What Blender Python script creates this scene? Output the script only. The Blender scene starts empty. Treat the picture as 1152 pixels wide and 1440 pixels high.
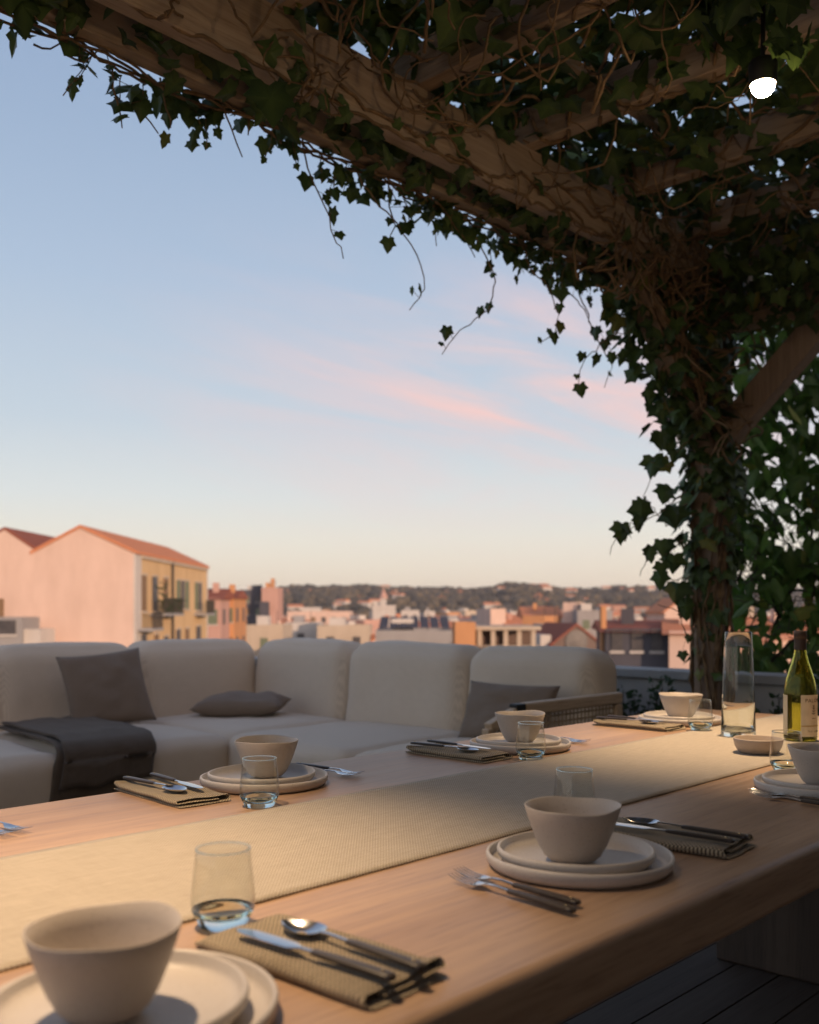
import bpy, bmesh, math, random
from math import sin, cos, pi, radians, sqrt, atan2
from mathutils import Vector, Matrix, noise
random.seed(7)
sc = bpy.context.scene
COL = sc.collection
# ---------------------------------------------------------------- frame: X along the table, Y across it, camera at the origin
F = Vector((.7254, .6883, 0)); R = Vector((.6883, -.7254, 0)); CAMZ = 1.09
def W(r, d, z=0): return F*d + R*r + Vector((0, 0, z))            # metres to the right, metres ahead, height
def lin(c): return tuple(((v/255)/12.92 if v/255 <= .04045 else ((v/255+.055)/1.055)**2.4) for v in c)

# ---------------------------------------------------------------- materials
MT = {}
class N:
    def __init__(s, name):
        s.m = bpy.data.materials.new(name); s.m.use_nodes = True
        s.t = s.m.node_tree; s.n = s.t.nodes; s.l = s.t.links
        s.b = s.n['Principled BSDF']; s.o = s.n['Material Output']; MT[name] = s.m
    def add(s, ty, **k):
        x = s.n.new(ty)
        for a, v in k.items():
            if a.startswith('i_'):
                key = a[2:]; key = int(key) if key.isdigit() else key
                x.inputs[key].default_value = v
            else: setattr(x, a, v)
        return x
    def ln(s, a, b): s.l.new(a, b)
    def coord(s, scale=(1, 1, 1), kind='Object', rot=(0, 0, 0)):
        tc = s.add('ShaderNodeTexCoord'); mp = s.add('ShaderNodeMapping')
        mp.inputs['Scale'].default_value = scale; mp.inputs['Rotation'].default_value = rot
        s.ln(tc.outputs[kind], mp.inputs['Vector']); return mp.outputs[0]
    def noise(s, vec, scale, detail=4, rough=.55, dist=0):
        x = s.add('ShaderNodeTexNoise', i_Scale=scale, i_Detail=detail, i_Roughness=rough, i_Distortion=dist)
        s.ln(vec, x.inputs['Vector']); return x.outputs['Fac']
    def ramp(s, fac, pts):
        x = s.add('ShaderNodeValToRGB'); e = x.color_ramp.elements
        while len(e) < len(pts): e.new(.5)
        for i, (p, c) in enumerate(pts): e[i].position = p; e[i].color = (*c[:3], 1)
        s.ln(fac, x.inputs[0]); return x.outputs[0]
    def mathn(s, op, a, b=None):
        x = s.add('ShaderNodeMath', operation=op)
        for i, v in enumerate((a, b)):
            if v is None: continue
            if isinstance(v, (int, float)): x.inputs[i].default_value = v
            else: s.ln(v, x.inputs[i])
        return x.outputs[0]
    def mix(s, fac, a, b, mode='MIX'):
        x = s.add('ShaderNodeMix', data_type='RGBA', blend_type=mode)
        for i, v in ((0, fac), (6, a), (7, b)):
            if isinstance(v, (int, float)): x.inputs[i].default_value = v
            elif isinstance(v, tuple): x.inputs[i].default_value = (*v[:3], 1)
            else: s.ln(v, x.inputs[i])
        return x.outputs[2]
    def bump(s, h, strength=.3, dist=.01):
        x = s.add('ShaderNodeBump', i_Strength=strength, i_Distance=dist)
        s.ln(h, x.inputs['Height']); s.ln(x.outputs[0], s.b.inputs['Normal'])
def setb(s, rough=.6, metal=0, spec=None, col=None):
    s.b.inputs['Roughness'].default_value = rough; s.b.inputs['Metallic'].default_value = metal
    if spec is not None: s.b.inputs['Specular IOR Level'].default_value = spec
    if col is not None: s.b.inputs['Base Color'].default_value = (*col, 1)
def mottled(name, c1, c2, scale=3, rough=.8, bump=.2, bd=.005, bscale=None, kind='Object', stretch=(1, 1, 1), spec=.3, detail=5):
    s = N(name); v = s.coord(stretch, kind); n = s.noise(v, scale, detail)
    s.ln(s.ramp(n, [(.3, c1), (.7, c2)]), s.b.inputs['Base Color']); setb(s, rough, 0, spec)
    if bump: s.bump(s.noise(v, bscale or scale*6, 4), bump, bd)
    return s.m
def wood(name, c1, c2, c3, along='X', rough=.45, grain=60, spec=.4, big=1.0, bump=.15):
    s = N(name)
    sc_ = {'X': (.045, 1, 1), 'Y': (1, .045, 1), 'Z': (1, 1, .045)}[along]
    v = s.coord(sc_)
    n1 = s.noise(v, 5*big, 5, .6, .9); n2 = s.noise(v, grain, 4, .7); n3 = s.noise(v, grain*4, 2, .6)
    base = s.ramp(n1, [(.28, c1), (.5, c2), (.75, c3)])
    fine = s.ramp(n2, [(.35, (.72, .68, .66)), (.6, (1, 1, 1))])
    c = s.mix(.75, base, fine, 'MULTIPLY')
    pores = s.ramp(n3, [(.30, (.62, .58, .55)), (.42, (1, 1, 1))])
    c = s.mix(.5, c, pores, 'MULTIPLY')
    s.ln(c, s.b.inputs['Base Color']); setb(s, rough, 0, spec)
    r = s.mathn('ADD', s.mathn('MULTIPLY', n2, .25), rough-.12); s.ln(r, s.b.inputs['Roughness'])
    s.bump(s.mathn('ADD', n2, n3), bump, .0015)
    return s.m
wood('table_wood', (.33, .205, .128), (.41, .265, .168), (.485, .325, .212), 'X', .42, 70)
wood('table_leg_wood', (.07, .048, .036), (.095, .066, .048), (.12, .084, .06), 'Z', .55, 60)
wood('beam_wood', (.36, .27, .19), (.45, .345, .25), (.52, .41, .31), 'X', .75, 45, .2, 1, .5)
wood('rafter_wood', (.30, .22, .16), (.38, .29, .21), (.45, .35, .26), 'Y', .75, 45, .2, 1, .5)
wood('post_wood', (.25, .18, .135), (.32, .24, .18), (.38, .29, .22), 'Z', .75, 45, .2, 1, .5)
wood('deck_wood', (.078, .058, .043), (.105, .079, .06), (.132, .10, .076), 'X', .7, 40, .25, 1, .4)
wood('arm_wood', (.50, .36, .23), (.58, .43, .28), (.64, .49, .33), 'X', .5, 60)
wood('handle_wood', (.032, .025, .021), (.05, .038, .032), (.075, .058, .048), 'Y', .38, 200)

def weave(name, c_lo, c_hi, px, py, rough=.9, bump=.5, streak=.5, depth=.001, mode='dots'):
    s = N(name); tc = s.add('ShaderNodeTexCoord'); sp = s.add('ShaderNodeSeparateXYZ'); s.ln(tc.outputs['Object'], sp.inputs[0])
    wob = s.noise(s.coord((1, 1, 1)), 25, 2)
    kx, ky = 2*pi/px, 2*pi/py
    X = s.mathn('ADD', s.mathn('MULTIPLY', sp.outputs[0], kx), s.mathn('MULTIPLY', wob, 1.0))
    Y = s.mathn('ADD', s.mathn('MULTIPLY', sp.outputs[1], ky), s.mathn('MULTIPLY', wob, .9))
    a = s.mathn('SINE', X); b = s.mathn('SINE', Y)
    h = s.mathn('ADD', s.mathn('MULTIPLY', s.mathn('MULTIPLY', a, b), .9), .45); h = s.mathn('MINIMUM', s.mathn('MAXIMUM', h, 0.0), 1.0)
    n = s.noise(s.coord((3, 40, 3)), 6, 4); n2 = s.noise(s.coord((1, 1, 1)), 4, 3); n4 = s.noise(s.coord((70, 3, 3)), 6, 3)
    c = s.mix(h, c_lo, c_hi)
    c = s.mix(streak, c, s.ramp(n, [(.3, (.66, .64, .60)), (.62, (1, 1, 1)), (.8, (1.15, 1.13, 1.1))]), 'MULTIPLY')
    c = s.mix(streak*.7, c, s.ramp(n4, [(.35, (.75, .74, .72)), (.6, (1, 1, 1))]), 'MULTIPLY')
    c = s.mix(.06, c, s.ramp(n2, [(.3, (.8, .8, .8)), (.7, (1, 1, 1))]), 'MULTIPLY')
    s.ln(c, s.b.inputs['Base Color']); setb(s, rough, 0, .15)
    s.b.inputs['Sheen Weight'].default_value = .15
    s.bump(s.mathn('ADD', h, s.mathn('MULTIPLY', n, .6)), bump, depth)
    return s.m
weave('runner_cloth', (.36, .305, .24), (.55, .475, .385), .0056, .0056, .9, .7)
weave('napkin_cloth', (.12, .09, .06), (.54, .44, .30), .0060, .0060, .9, .8, depth=.0015)
weave('sofa_cloth', (.64, .53, .41), (.78, .66, .52), .006, .006, .95, .5, .10)
weave('pillow_cloth', (.20, .15, .112), (.28, .215, .162), .005, .005, .95, .5, .15)
weave('throw_cloth', (.10, .076, .056), (.16, .122, .09), .006, .006, .98, .6)

def ceramic(name, c, rough=.42):
    s = N(name); v = s.coord()
    sp = s.noise(v, 420, 2, .5); sp2 = s.noise(v, 14, 4)
    col = s.mix(.6, c, s.ramp(sp, [(.30, (.50, .44, .38)), (.37, (1, 1, 1))]), 'MULTIPLY')
    col = s.mix(.35, col, s.ramp(sp2, [(.3, (.86, .83, .78)), (.7, (1, 1, 1))]), 'MULTIPLY')
    s.ln(col, s.b.inputs['Base Color']); setb(s, rough, 0, .4)
    s.bump(s.noise(v, 400, 3), .12, .0006); return s.m
ceramic('plate_glaze', (.51, .465, .43)); ceramic('bowl_glaze', (.50, .44, .39), .5); ceramic('dish_glaze', (.40, .32, .26), .5)
def glass(name, col, ior=1.48, rough=0.0):
    s = N(name); s.n.remove(s.b)
    g = s.add('ShaderNodeBsdfGlass', i_IOR=ior, i_Roughness=rough); g.inputs['Color'].default_value = (*col, 1)
    s.ln(g.outputs[0], s.o.inputs[0]); return s.m
def thin_glass(name, tint):
    s = N(name); s.n.remove(s.b)
    t = s.add('ShaderNodeBsdfTransparent'); t.inputs[0].default_value = (*tint, 1)
    g = s.add('ShaderNodeBsdfGlossy', i_Roughness=.02)
    lw = s.add('ShaderNodeLayerWeight', i_Blend=.5)
    fr = s.mathn('MINIMUM', s.mathn('ADD', s.mathn('MULTIPLY', s.mathn('POWER', lw.outputs['Facing'], 4.0), .8), .035), .6)
    mx = s.add('ShaderNodeMixShader'); s.ln(fr, mx.inputs[0]); s.ln(t.outputs[0], mx.inputs[1]); s.ln(g.outputs[0], mx.inputs[2])
    s.ln(mx.outputs[0], s.o.inputs[0]); return s.m
thin_glass('tumbler_wall', (.965, .97, .96)); glass('tumbler_base', (.92, .975, .965), 1.45)
glass('vase_glass', (.97, .985, .975), 1.45); glass('bottle_glass', (.80, .80, .46), 1.48)
glass('window_glass_dark', (.5, .5, .5), 1.4)
s = N('steel'); v = s.coord(); setb(s, .16, 1, None, (.62, .62, .62)); s.bump(s.noise(v, 60, 3), .03, .001)
s = N('brass'); setb(s, .25, 1, None, (.75, .55, .28))
s = N('black_metal'); setb(s, .5, .6, None, (.03, .03, .03))
mottled('foil_cap', (.03, .022, .02), (.05, .035, .03), 40, .45, .1, .001)
mottled('label_paper', (.52, .46, .34), (.60, .53, .40), 60, .8, .1, .0005)
mottled('ink', (.05, .03, .02), (.08, .05, .035), 30, .8, 0)
mottled('ink_gold', (.35, .26, .12), (.42, .32, .16), 30, .6, 0)
mottled('parapet_plaster', (.34, .33, .32), (.46, .44, .42), 4, .9, .4, .004)
mottled('cap_stone', (.30, .29, .28), (.38, .37, .36), 5, .8, .3, .003)
mottled('house_plaster', (.45, .38, .30), (.56, .48, .38), 2, .9, .3, .006)
mottled('cane', (.32, .23, .14), (.46, .34, .21), 60, .7, .2, .001)
mottled('vine_stem', (.13, .085, .05), (.27, .18, .10), 30, .9, .6, .002)
mottled('bark', (.05, .04, .032), (.10, .08, .06), 14, .95, .7, .01)
mottled('soil', (.05, .04, .03), (.09, .07, .05), 8, .95, .5, .01)
def leafmat(name, lo, hi, back, gloss=.35, trans=.35):
    s = N(name); at = s.add('ShaderNodeAttribute', attribute_name='var'); s.n.remove(s.b)
    sp = s.add('ShaderNodeSeparateColor'); s.ln(at.outputs['Color'], sp.inputs[0])
    v = s.coord(); n = s.noise(v, 45, 3)
    c = s.mix(sp.outputs[0], lo, hi)
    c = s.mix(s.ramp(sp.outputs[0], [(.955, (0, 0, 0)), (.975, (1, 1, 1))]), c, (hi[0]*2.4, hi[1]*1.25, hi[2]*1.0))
    c = s.mix(.4, c, s.ramp(n, [(.3, (.6, .65, .6)), (.7, (1.1, 1.1, 1))]), 'MULTIPLY')
    vein = s.ramp(sp.outputs[1], [(.0, (0, 0, 0)), (1, (1, 1, 1))])
    c = s.mix(s.mathn('MULTIPLY', sp.outputs[1], .5), c, (hi[0]*1.9, hi[1]*1.7, hi[2]*1.6))
    p = s.add('ShaderNodeBsdfPrincipled', i_Roughness=gloss); p.inputs['Specular IOR Level'].default_value = .35
    s.ln(c, p.inputs['Base Color'])
    tr = s.add('ShaderNodeBsdfTranslucent'); s.ln(s.mix(.6, c, back), tr.inputs[0])
    mx = s.add('ShaderNodeMixShader'); mx.inputs[0].default_value = trans
    s.ln(p.outputs[0], mx.inputs[1]); s.ln(tr.outputs[0], mx.inputs[2]); s.ln(mx.outputs[0], s.o.inputs[0]); return s.m
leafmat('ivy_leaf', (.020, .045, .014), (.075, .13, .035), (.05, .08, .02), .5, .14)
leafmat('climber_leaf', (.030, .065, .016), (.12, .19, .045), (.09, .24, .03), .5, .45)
leafmat('shrub_leaf', (.018, .040, .020), (.050, .085, .040), (.04, .10, .03), .6)
leafmat('flower_petal', (.20, .045, .05), (.34, .09, .09), (.3, .08, .08), .7)

# ---------------------------------------------------------------- mesh building
class M:
    def __init__(s): s.v = []; s.f = []; s.c = []
    def quad(s, a, b, c, d): k = len(s.v); s.v += [tuple(a), tuple(b), tuple(c), tuple(d)]; s.f.append((k, k+1, k+2, k+3)); return s
    def box(s, x0, x1, y0, y1, z0, z1, rot=None, at=None):
        k = len(s.v); P = [Vector(p) for p in ((x0,y0,z0),(x1,y0,z0),(x1,y1,z0),(x0,y1,z0),(x0,y0,z1),(x1,y0,z1),(x1,y1,z1),(x0,y1,z1))]
        if rot is not None: P = [rot @ p for p in P]
        if at is not None: P = [p + Vector(at) for p in P]
        s.v += [tuple(p) for p in P]
        s.f += [tuple(k+i for i in q) for q in ((0,3,2,1),(4,5,6,7),(0,1,5,4),(1,2,6,5),(2,3,7,6),(3,0,4,7))]; return s
    def beam(s, a, b, w, h, up=Vector((0, 0, 1))):
        a, b = Vector(a), Vector(b); d = (b-a).normalized(); sd = d.cross(up).normalized(); u = sd.cross(d)
        k = len(s.v)
        for p in (a, b):
            for i, j in ((-1,-1),(1,-1),(1,1),(-1,1)): s.v.append(tuple(p + sd*i*w/2 + u*j*h/2))
        s.f += [tuple(k+i for i in q) for q in ((0,1,2,3),(7,6,5,4),(0,4,5,1),(1,5,6,2),(2,6,7,3),(3,7,4,0))]; return s
    def lathe(s, prof, n=40, at=(0, 0, 0), wob=None, caps=True):
        k = len(s.v); m = len(prof)
        for i in range(n):
            a = 2*pi*i/n
            for j, (r, z) in enumerate(prof):
                rr, dz = (r, z)
                if wob: rr, dz = wob(a, r, z)
                s.v.append((at[0]+rr*cos(a), at[1]+rr*sin(a), at[2]+dz))
        for i in range(n):
            for j in range(m-1):
                i2 = (i+1) % n; s.f.append((k+i*m+j, k+i2*m+j, k+i2*m+j+1, k+i*m+j+1))
        if caps:
            for j, fl in ((0, 1), (m-1, 0)):
                if prof[j][0] > 1e-6:
                    ring = [k+i*m+j for i in range(n)]; s.f.append(tuple(ring[::-1] if fl else ring))
        return s
    def tube(s, pts, rad, n=6):
        pts = [Vector(p) for p in pts]; k = len(s.v); m = len(pts)
        if not hasattr(rad, '__len__'): rad = [rad]*m
        up = Vector((.13, .21, .97))
        for i, p in enumerate(pts):
            d = (pts[min(i+1, m-1)]-pts[max(i-1, 0)]); d = d.normalized() if d.length > 1e-9 else Vector((0, 0, 1))
            x = d.cross(up); x = x.normalized() if x.length > 1e-3 else Vector((1, 0, 0)); y = d.cross(x)
            for j in range(n):
                a = 2*pi*j/n; s.v.append(tuple(p + (x*cos(a)+y*sin(a))*rad[i]))
        for i in range(m-1):
            for j in range(n):
                j2 = (j+1) % n; s.f.append((k+i*n+j, k+i*n+j2, k+(i+1)*n+j2, k+(i+1)*n+j))
        s.f.append(tuple(k+j for j in range(n))[::-1]); s.f.append(tuple(k+(m-1)*n+j for j in range(n))); return s
    def build(s, name, mat, parent=None, world=False, smooth=False, bevel=0, seg=3, weld=False):
        me = bpy.data.meshes.new(name); vs = s.v
        if world and parent is not None:
            o_ = Vector((0, 0, 0)); p = parent
            while p is not None: o_ += p.location; p = p.parent
            vs = [(a-o_.x, b-o_.y, c-o_.z) for a, b, c in vs]
        me.from_pydata(vs, [], s.f)
        if s.c:
            at = me.color_attributes.new('var', 'FLOAT_COLOR', 'POINT')
            for i, c in enumerate(s.c): at.data[i].color = c
        if bevel or weld:
            bm = bmesh.new(); bm.from_mesh(me)
            if weld: bmesh.ops.remove_doubles(bm, verts=bm.verts, dist=1e-5); bmesh.ops.recalc_face_normals(bm, faces=bm.faces)
            if bevel:
                ed = [e for e in bm.edges if len(e.link_faces) == 2 and e.calc_face_angle(0) > .5]
                bmesh.ops.bevel(bm, geom=ed, offset=bevel, segments=seg, profile=.5, affect='EDGES', clamp_overlap=True)
            bm.to_mesh(me); bm.free()
        if smooth or bevel: me.polygons.foreach_set('use_smooth', [True]*len(me.polygons))
        if bevel or smooth == 'auto':
            me.set_sharp_from_angle(angle=radians(50))
        me.materials.append(MT[mat]); me.update()
        o = bpy.data.objects.new(name, me); COL.objects.link(o)
        if bevel: wn = o.modifiers.new('weighted_normal', 'WEIGHTED_NORMAL'); wn.keep_sharp = True; wn.weight = 80
        if parent is not None: o.parent = parent
        return o
def thing(name, label, cat, loc=(0, 0, 0), rz=0, group=None):
    o = bpy.data.objects.new(name, None); COL.objects.link(o); o.location = loc; o.rotation_euler = (0, 0, rz)
    o.empty_display_size = .1; return tag(o, label, cat, group)
def tag(o, label, cat, group=None):
    o['label'] = label; o['category'] = cat
    if group: o['group'] = group
    return o
def struct(o): o['kind'] = 'structure'; return o
def dup(root, loc, rz, label, group=None):
    r = root.copy(); COL.objects.link(r); r.location = loc; r.rotation_euler = (0, 0, rz); r['label'] = label
    if group: r['group'] = group
    for ch in list(root.children):
        c = ch.copy(); COL.objects.link(c); c.parent = r
        for g in list(ch.children):
            d = g.copy(); COL.objects.link(d); d.parent = c
    return r
def rbox(sx, sy, sz, r, crown=(0, 0, 0), n=14, wr=.0, seed=0):
    """rounded upholstered block centred on x,y with its foot at z=0; crown = how far each pair of faces swells"""
    m = M(); idx = {}
    def put(p):
        h = Vector((sx/2, sy/2, sz/2)); q = Vector([p[i]*h[i] for i in range(3)])
        inner = Vector([max(-(h[i]-r), min(h[i]-r, q[i])) for i in range(3)]); d = q-inner
        if d.length > 1e-9: d = d.normalized()*r
        o = inner+d
        for i in range(3):
            j, k = [a for a in range(3) if a != i]
            o[i] += p[i]*crown[i]*max(0, (1-p[j]**2))**.6*max(0, (1-p[k]**2))**.6
        if wr:
            nv = noise.noise_vector(o*5+Vector((seed*3.1, seed, 0)))*wr + noise.noise_vector(o*14+Vector((seed, 0, 5)))*wr*.35
            o += nv
        o.z += sz/2; return tuple(o)
    def g(t): return sin(t*pi/2)*.35+t*.65
    for ax in range(3):
        for sg in (-1, 1):
            base = {}
            for i in range(n+1):
                for j in range(n+1):
                    u, v = g(-1+2*i/n), g(-1+2*j/n); p = [0, 0, 0]; a, b = [q for q in range(3) if q != ax]
                    p[ax] = sg; p[a] = u; p[b] = v; key = tuple(round(x, 5) for x in p)
                    if key not in idx: idx[key] = len(m.v); m.v.append(put(p))
                    base[i, j] = idx[key]
            for i in range(n):
                for j in range(n):
                    q = (base[i, j], base[i+1, j], base[i+1, j+1], base[i, j+1])
                    flip = (sg > 0) == (ax == 1)
                    m.f.append(q[::-1] if flip else q)
    return m
def pillow(w, h, t, seed=0, n=22):
    m = M(); R_ = {}
    for sg in (1, -1):
        for i in range(n+1):
            for j in range(n+1):
                u, v = -1+2*i/n, -1+2*j/n
                edge = (i in (0, n) or j in (0, n))
                if sg == -1 and edge: R_[sg, i, j] = R_[1, i, j]; continue
                e = max(0, (1-u*u)*(1-v*v))**.42
                pin = 1-.07*(1-v*v)*abs(u)**3; pin2 = 1-.07*(1-u*u)*abs(v)**3
                z = sg*t/2*e
                p = Vector((u*w/2*pin, v*h/2*pin2, z)); nv = noise.noise(Vector((u*2.2, v*2.2, seed+sg)))
                p.z += nv*.02*e; p.z += noise.noise(Vector((u*6, v*6, seed*2+sg)))*.006*e
                R_[sg, i, j] = len(m.v); m.v.append(tuple(p))
        for i in range(n):
            for j in range(n):
                q = (R_[sg, i, j], R_[sg, i+1, j], R_[sg, i+1, j+1], R_[sg, i, j+1]); m.f.append(q if sg > 0 else q[::-1])
    return m
def place(m, rot, at):
    m.v = [tuple(rot @ Vector(p) + Vector(at)) for p in m.v]; return m
def RX(a): return Matrix.Rotation(radians(a), 3, 'X')
def RY(a): return Matrix.Rotation(radians(a), 3, 'Y')
def RZ(a): return Matrix.Rotation(radians(a), 3, 'Z')

# ---------------------------------------------------------------- terrace floor, parapet, added shading wall behind the camera
m = M(); y = -2.0; k = 0
while y < 5.6:
    x = -3.2 - random.random()*1.5
    while x < 5.1:
        x2 = min(x+random.uniform(2.2, 3.4), 5.1)
        m.box(max(x, -3.2), x2-.004, y+.003, y+.132, -.03, random.uniform(-.001, .001)); x = x2
    y += .135; k += 1
o = m.build('terrace_floor', 'deck_wood'); struct(o)
m = M(); m.box(-3.3, 5.32, -2.3, 5.95, -.4, -.035); struct(m.build('terrace_slab', 'soil'))
def parapet(label, x0, x1, y0, y1, cap):
    t = thing('parapet_wall', label, 'wall', ((x0+x1)/2, (y0+y1)/2, -.03))
    M().box(x0, x1, y0, y1, -.03, .69).build('wall', 'parapet_plaster', t, True, bevel=.006)
    M().box(*cap, .69, .74).build('cap', 'cap_stone', t, True, bevel=.006)
parapet('low grey plaster parapet with pale stone cap behind the wooden post', 5.12, 5.30, -2.0, 5.6, (5.09, 5.33, -2.0, 5.6))
parapet('low plaster parapet with pale stone cap behind the left run of the sofa', -3.2, 5.08, 5.62, 5.80, (-3.2, 5.33, 5.603, 5.83))
t = thing('added_shade_wall', 'unseen cream plaster wall added behind the dining terrace to shade it', 'wall', (3.5, -2.2, 0))
M().box(-7, 14, -2.5, -2.05, -.4, 4.0).build('wall', 'house_plaster', t, True)  # unseen wall, added and sized to keep the sun off the terrace
# the house under the terrace
t = thing('house', 'plastered lower floors of the house carrying the terrace', 'building', (1, 1.8, -12))
M().box(-3.25, 5.30, -2.45, 5.80, -12, -.41).build('wall', 'house_plaster', t, True)

# ---------------------------------------------------------------- dining table
TZ = .74
t = thing('dining_table', 'long pale wooden dining table with rounded edges, set for dinner', 'table', (1.55, 1.15, 0))
M().box(-.35, 3.24, .578, 1.725, TZ-.072, TZ).build('tabletop', 'table_wood', t, True, bevel=.012, seg=4)
for x in (.12, 2.93): M().box(x-.035, x+.035, .86, 1.44, 0, TZ-.0725).build('leg', 'table_leg_wood', t, True, bevel=.012)
m = M(); nx, ny = 240, 24
for side in (0, 1):
    for i in range(nx+1):
        for j in range(ny+1):
            x = -.36 + 3.607*i/nx; yy = .943 + .424*j/ny
            z = TZ + (.0035 if side == 0 else .0006) + .0009*noise.noise(Vector((x*3, yy*6, 1)))+.0005*noise.noise(Vector((x*11, yy*3, 5)))
            if side == 0: yy += .0016*noise.noise(Vector((x*14, j*.2, 0)))+.003*noise.noise(Vector((x*1.7, j*.1, 3)))
            m.v.append((x, yy, z))
nn = (nx+1)*(ny+1)
for i in range(nx):
    for j in range(ny):
        a = i*(ny+1)+j; m.f.append((a, a+ny+1, a+ny+2, a+1)); m.f.append((nn+a+1, nn+a+ny+2, nn+a+ny+1, nn+a))
for i in range(nx):
    a = i*(ny+1); b = a+ny; m.f.append((a, nn+a, nn+a+ny+1, a+ny+1)); m.f.append((b, b+ny+1, nn+b+ny+1, nn+b))
def shift(m, p): m.v = [(a-p[0], b-p[1], c-p[2]) for a, b, c in m.v]; return m
o = shift(m, (1.5, 1.155, TZ)).build('table_runner', 'runner_cloth', smooth=True); o.location = (1.5, 1.155, TZ)
tag(o, 'beige woven table runner lying along the middle of the dining table', 'table runner')

# ---------------------------------------------------------------- crockery
def plate_bm(r, h, t_=.0055):
    return [(0, .004), (r*.5, .0035), (r*.80, .004), (r-.012, .006), (r-.0065, .010), (r-.0055, h-.002), (r-.0035, h), (r-.001, h-.001), (r, h-.004), (r-.001, .008), (r-.007, .0015), (r-.016, 0), (r*.5, 0), (0, 0)][::-1]
def plate(name, r, h, label, group, loc):
    m = M(); sd = r*7
    def wob(a, rr, z):
        return (rr*(1+.004*sin(2*a+sd)+.003*sin(3*a+sd*2)), z*(1+.05*sin(2*a+sd)*(z > .012)))
    o = m.lathe(plate_bm(r, h), 72, wob=wob, caps=False).build(name, 'plate_glaze', smooth=True, weld=True)
    o.location = loc; return tag(o, label, 'plate', group)
def bowl(label, loc, ph, group='stoneware soup bowls on the place settings'):
    prof = [(0, 0), (.024, 0), (.031, .0025), (.038, .009), (.0455, .022), (.0530, .040), (.0598, .059), (.0640, .0725), (.0636, .0742), (.0622, .0735), (.0576, .059), (.0504, .040), (.0428, .023), (.035, .012), (.024, .0075), (0, .006)]
    def wob(a, r, z):
        k = max(0, (z-.01)/.06)
        return r*(1+k*(.020*sin(2*a+ph)+.010*sin(3*a+1.3+ph))), z*(1+k*(.014*sin(2*a+.8+ph)+.010*sin(3*a+ph*2)+.007*sin(5*a+ph)))
    o = M().lathe(prof, 80, wob=wob, caps=False).build('bowl', 'bowl_glaze', smooth=True, weld=True)
    o.location = loc; return tag(o, label, 'bowl', group)
def tumbler(label, loc, group='stemless drinking glasses on the table'):
    t = thing('drinking_glass', label, 'glass', loc, 0, group)
    # tall tapering walls over a thick solid foot
    out = [(.0345, .021), (.0353, .027), (.0350, .035), (.0335, .052), (.0313, .070), (.0298, .085)]
    inn = [(r-.0013, z) for r, z in out][::-1]
    M().lathe(out+[(.0291, .0857)]+inn+[(.0332, .0205)], 64, caps=False).build('glass_wall', 'tumbler_wall', t, smooth=True)
    M().lathe([(.0291, .0848), (.0300, .0848), (.0303, .0856), (.0298, .0864), (.0290, .0862), (.0287, .0855), (.0291, .0848)], 64, caps=False).build('rim', 'tumbler_base', t, smooth=True, weld=True)
    M().lathe([(0, .0004), (.0235, .0004), (.0258, .0016), (.0300, .010), (.0344, .0203), (.0330, .0205), (.027, .0150), (.018, .0112), (0, .0095)], 64, caps=False).build('glass_foot', 'tumbler_base', t, smooth=True, weld=True)
    return t
tum0 = None
def glass_at(label, x, y):
    global tum0
    if tum0 is None: tum0 = tumbler(label, (x, y, 0)); tum0.location = (x, y, TZ + (.0036 if .943 < y < 1.367 else .0002)); return
    dup(tum0, (x, y, TZ + (.0036 if .943 < y < 1.367 else .0002)), 0, label)

# ---------------------------------------------------------------- cutlery: lies along local +Y (tip at +Y), origin at its middle on the cloth
def flat(m, rows):
    """rows of (y, halfwidth, z_mid, thick, dish)"""
    k = len(m.v); n = 7
    for y, w, z, t_, d in rows:
        for s_ in (1, -1):
            for j in range(n):
                u = -1+2*j/(n-1)
                m.v.append((w*u, y, z + d*(u*u-1) + s_*t_/2*(1-.5*abs(u)**4)))
    R_ = len(rows); st = 2*n
    for i in range(R_-1):
        for j in range(n-1):
            a = k+i*st+j; m.f.append((a, a+1, a+st+1, a+st)); b = a+n; m.f.append((b+st, b+st+1, b+1, b))
        a = k+i*st; m.f.append((a, a+st, a+st+n, a+n)); a = k+i*st+n-1; m.f.append((a+n, a+st+n, a+st, a))
    a = k; m.f.append(tuple([a+j for j in range(n)][::-1] + [a+n+j for j in range(n)]))
    a = k+(R_-1)*st; m.f.append(tuple([a+j for j in range(n)] + [a+n+j for j in range(n)][::-1])); return m
def handle(t, z0=.0035):
    rows = [(-.105, .0040, z0+.0025, .004, 0), (-.103, .0058, z0+.003, .0058, 0), (-.098, .0066, z0+.0032, .0066, 0), (-.06, .0060, z0+.0034, .0066, 0), (-.02, .0050, z0+.0036, .0062, 0), (-.006, .0045, z0+.0036, .0055, 0), (-.004, .0040, z0+.0036, .0045, 0)]
    h = flat(M(), rows).build('handle', 'handle_wood', t, smooth='auto')
    M().lathe([(0, 0), (.0017, 0), (.0017, .0009), (0, .0013)], 12, at=(0, -.093, z0+.0062)).build('rivet', 'brass', h, smooth=True)
    return z0+.0036
def mk_spoon():
    t = thing('spoon', '', 'spoon'); z = handle(t)
    rows = [(-.004, .0028, z, .0030, 0), (.02, .0024, z+.001, .0024, 0), (.036, .0030, z+.001, .0022, 0)]
    m = flat(M(), rows)
    rows = []
    for i in range(15):
        u = i/14; y_ = .036+.060*u; w = .0195*sin(pi*min(1, (u*.985+.03))**.80)**.62 if 0 < u < 1 else .003
        w = max(w, .0028); dz = .0085*sin(pi*u)**.8
        rows.append((y_, w, z-.0005*u, .0014, dz))
    flat(m, rows).build('spoon_head', 'steel', t, smooth='auto'); return t
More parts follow.
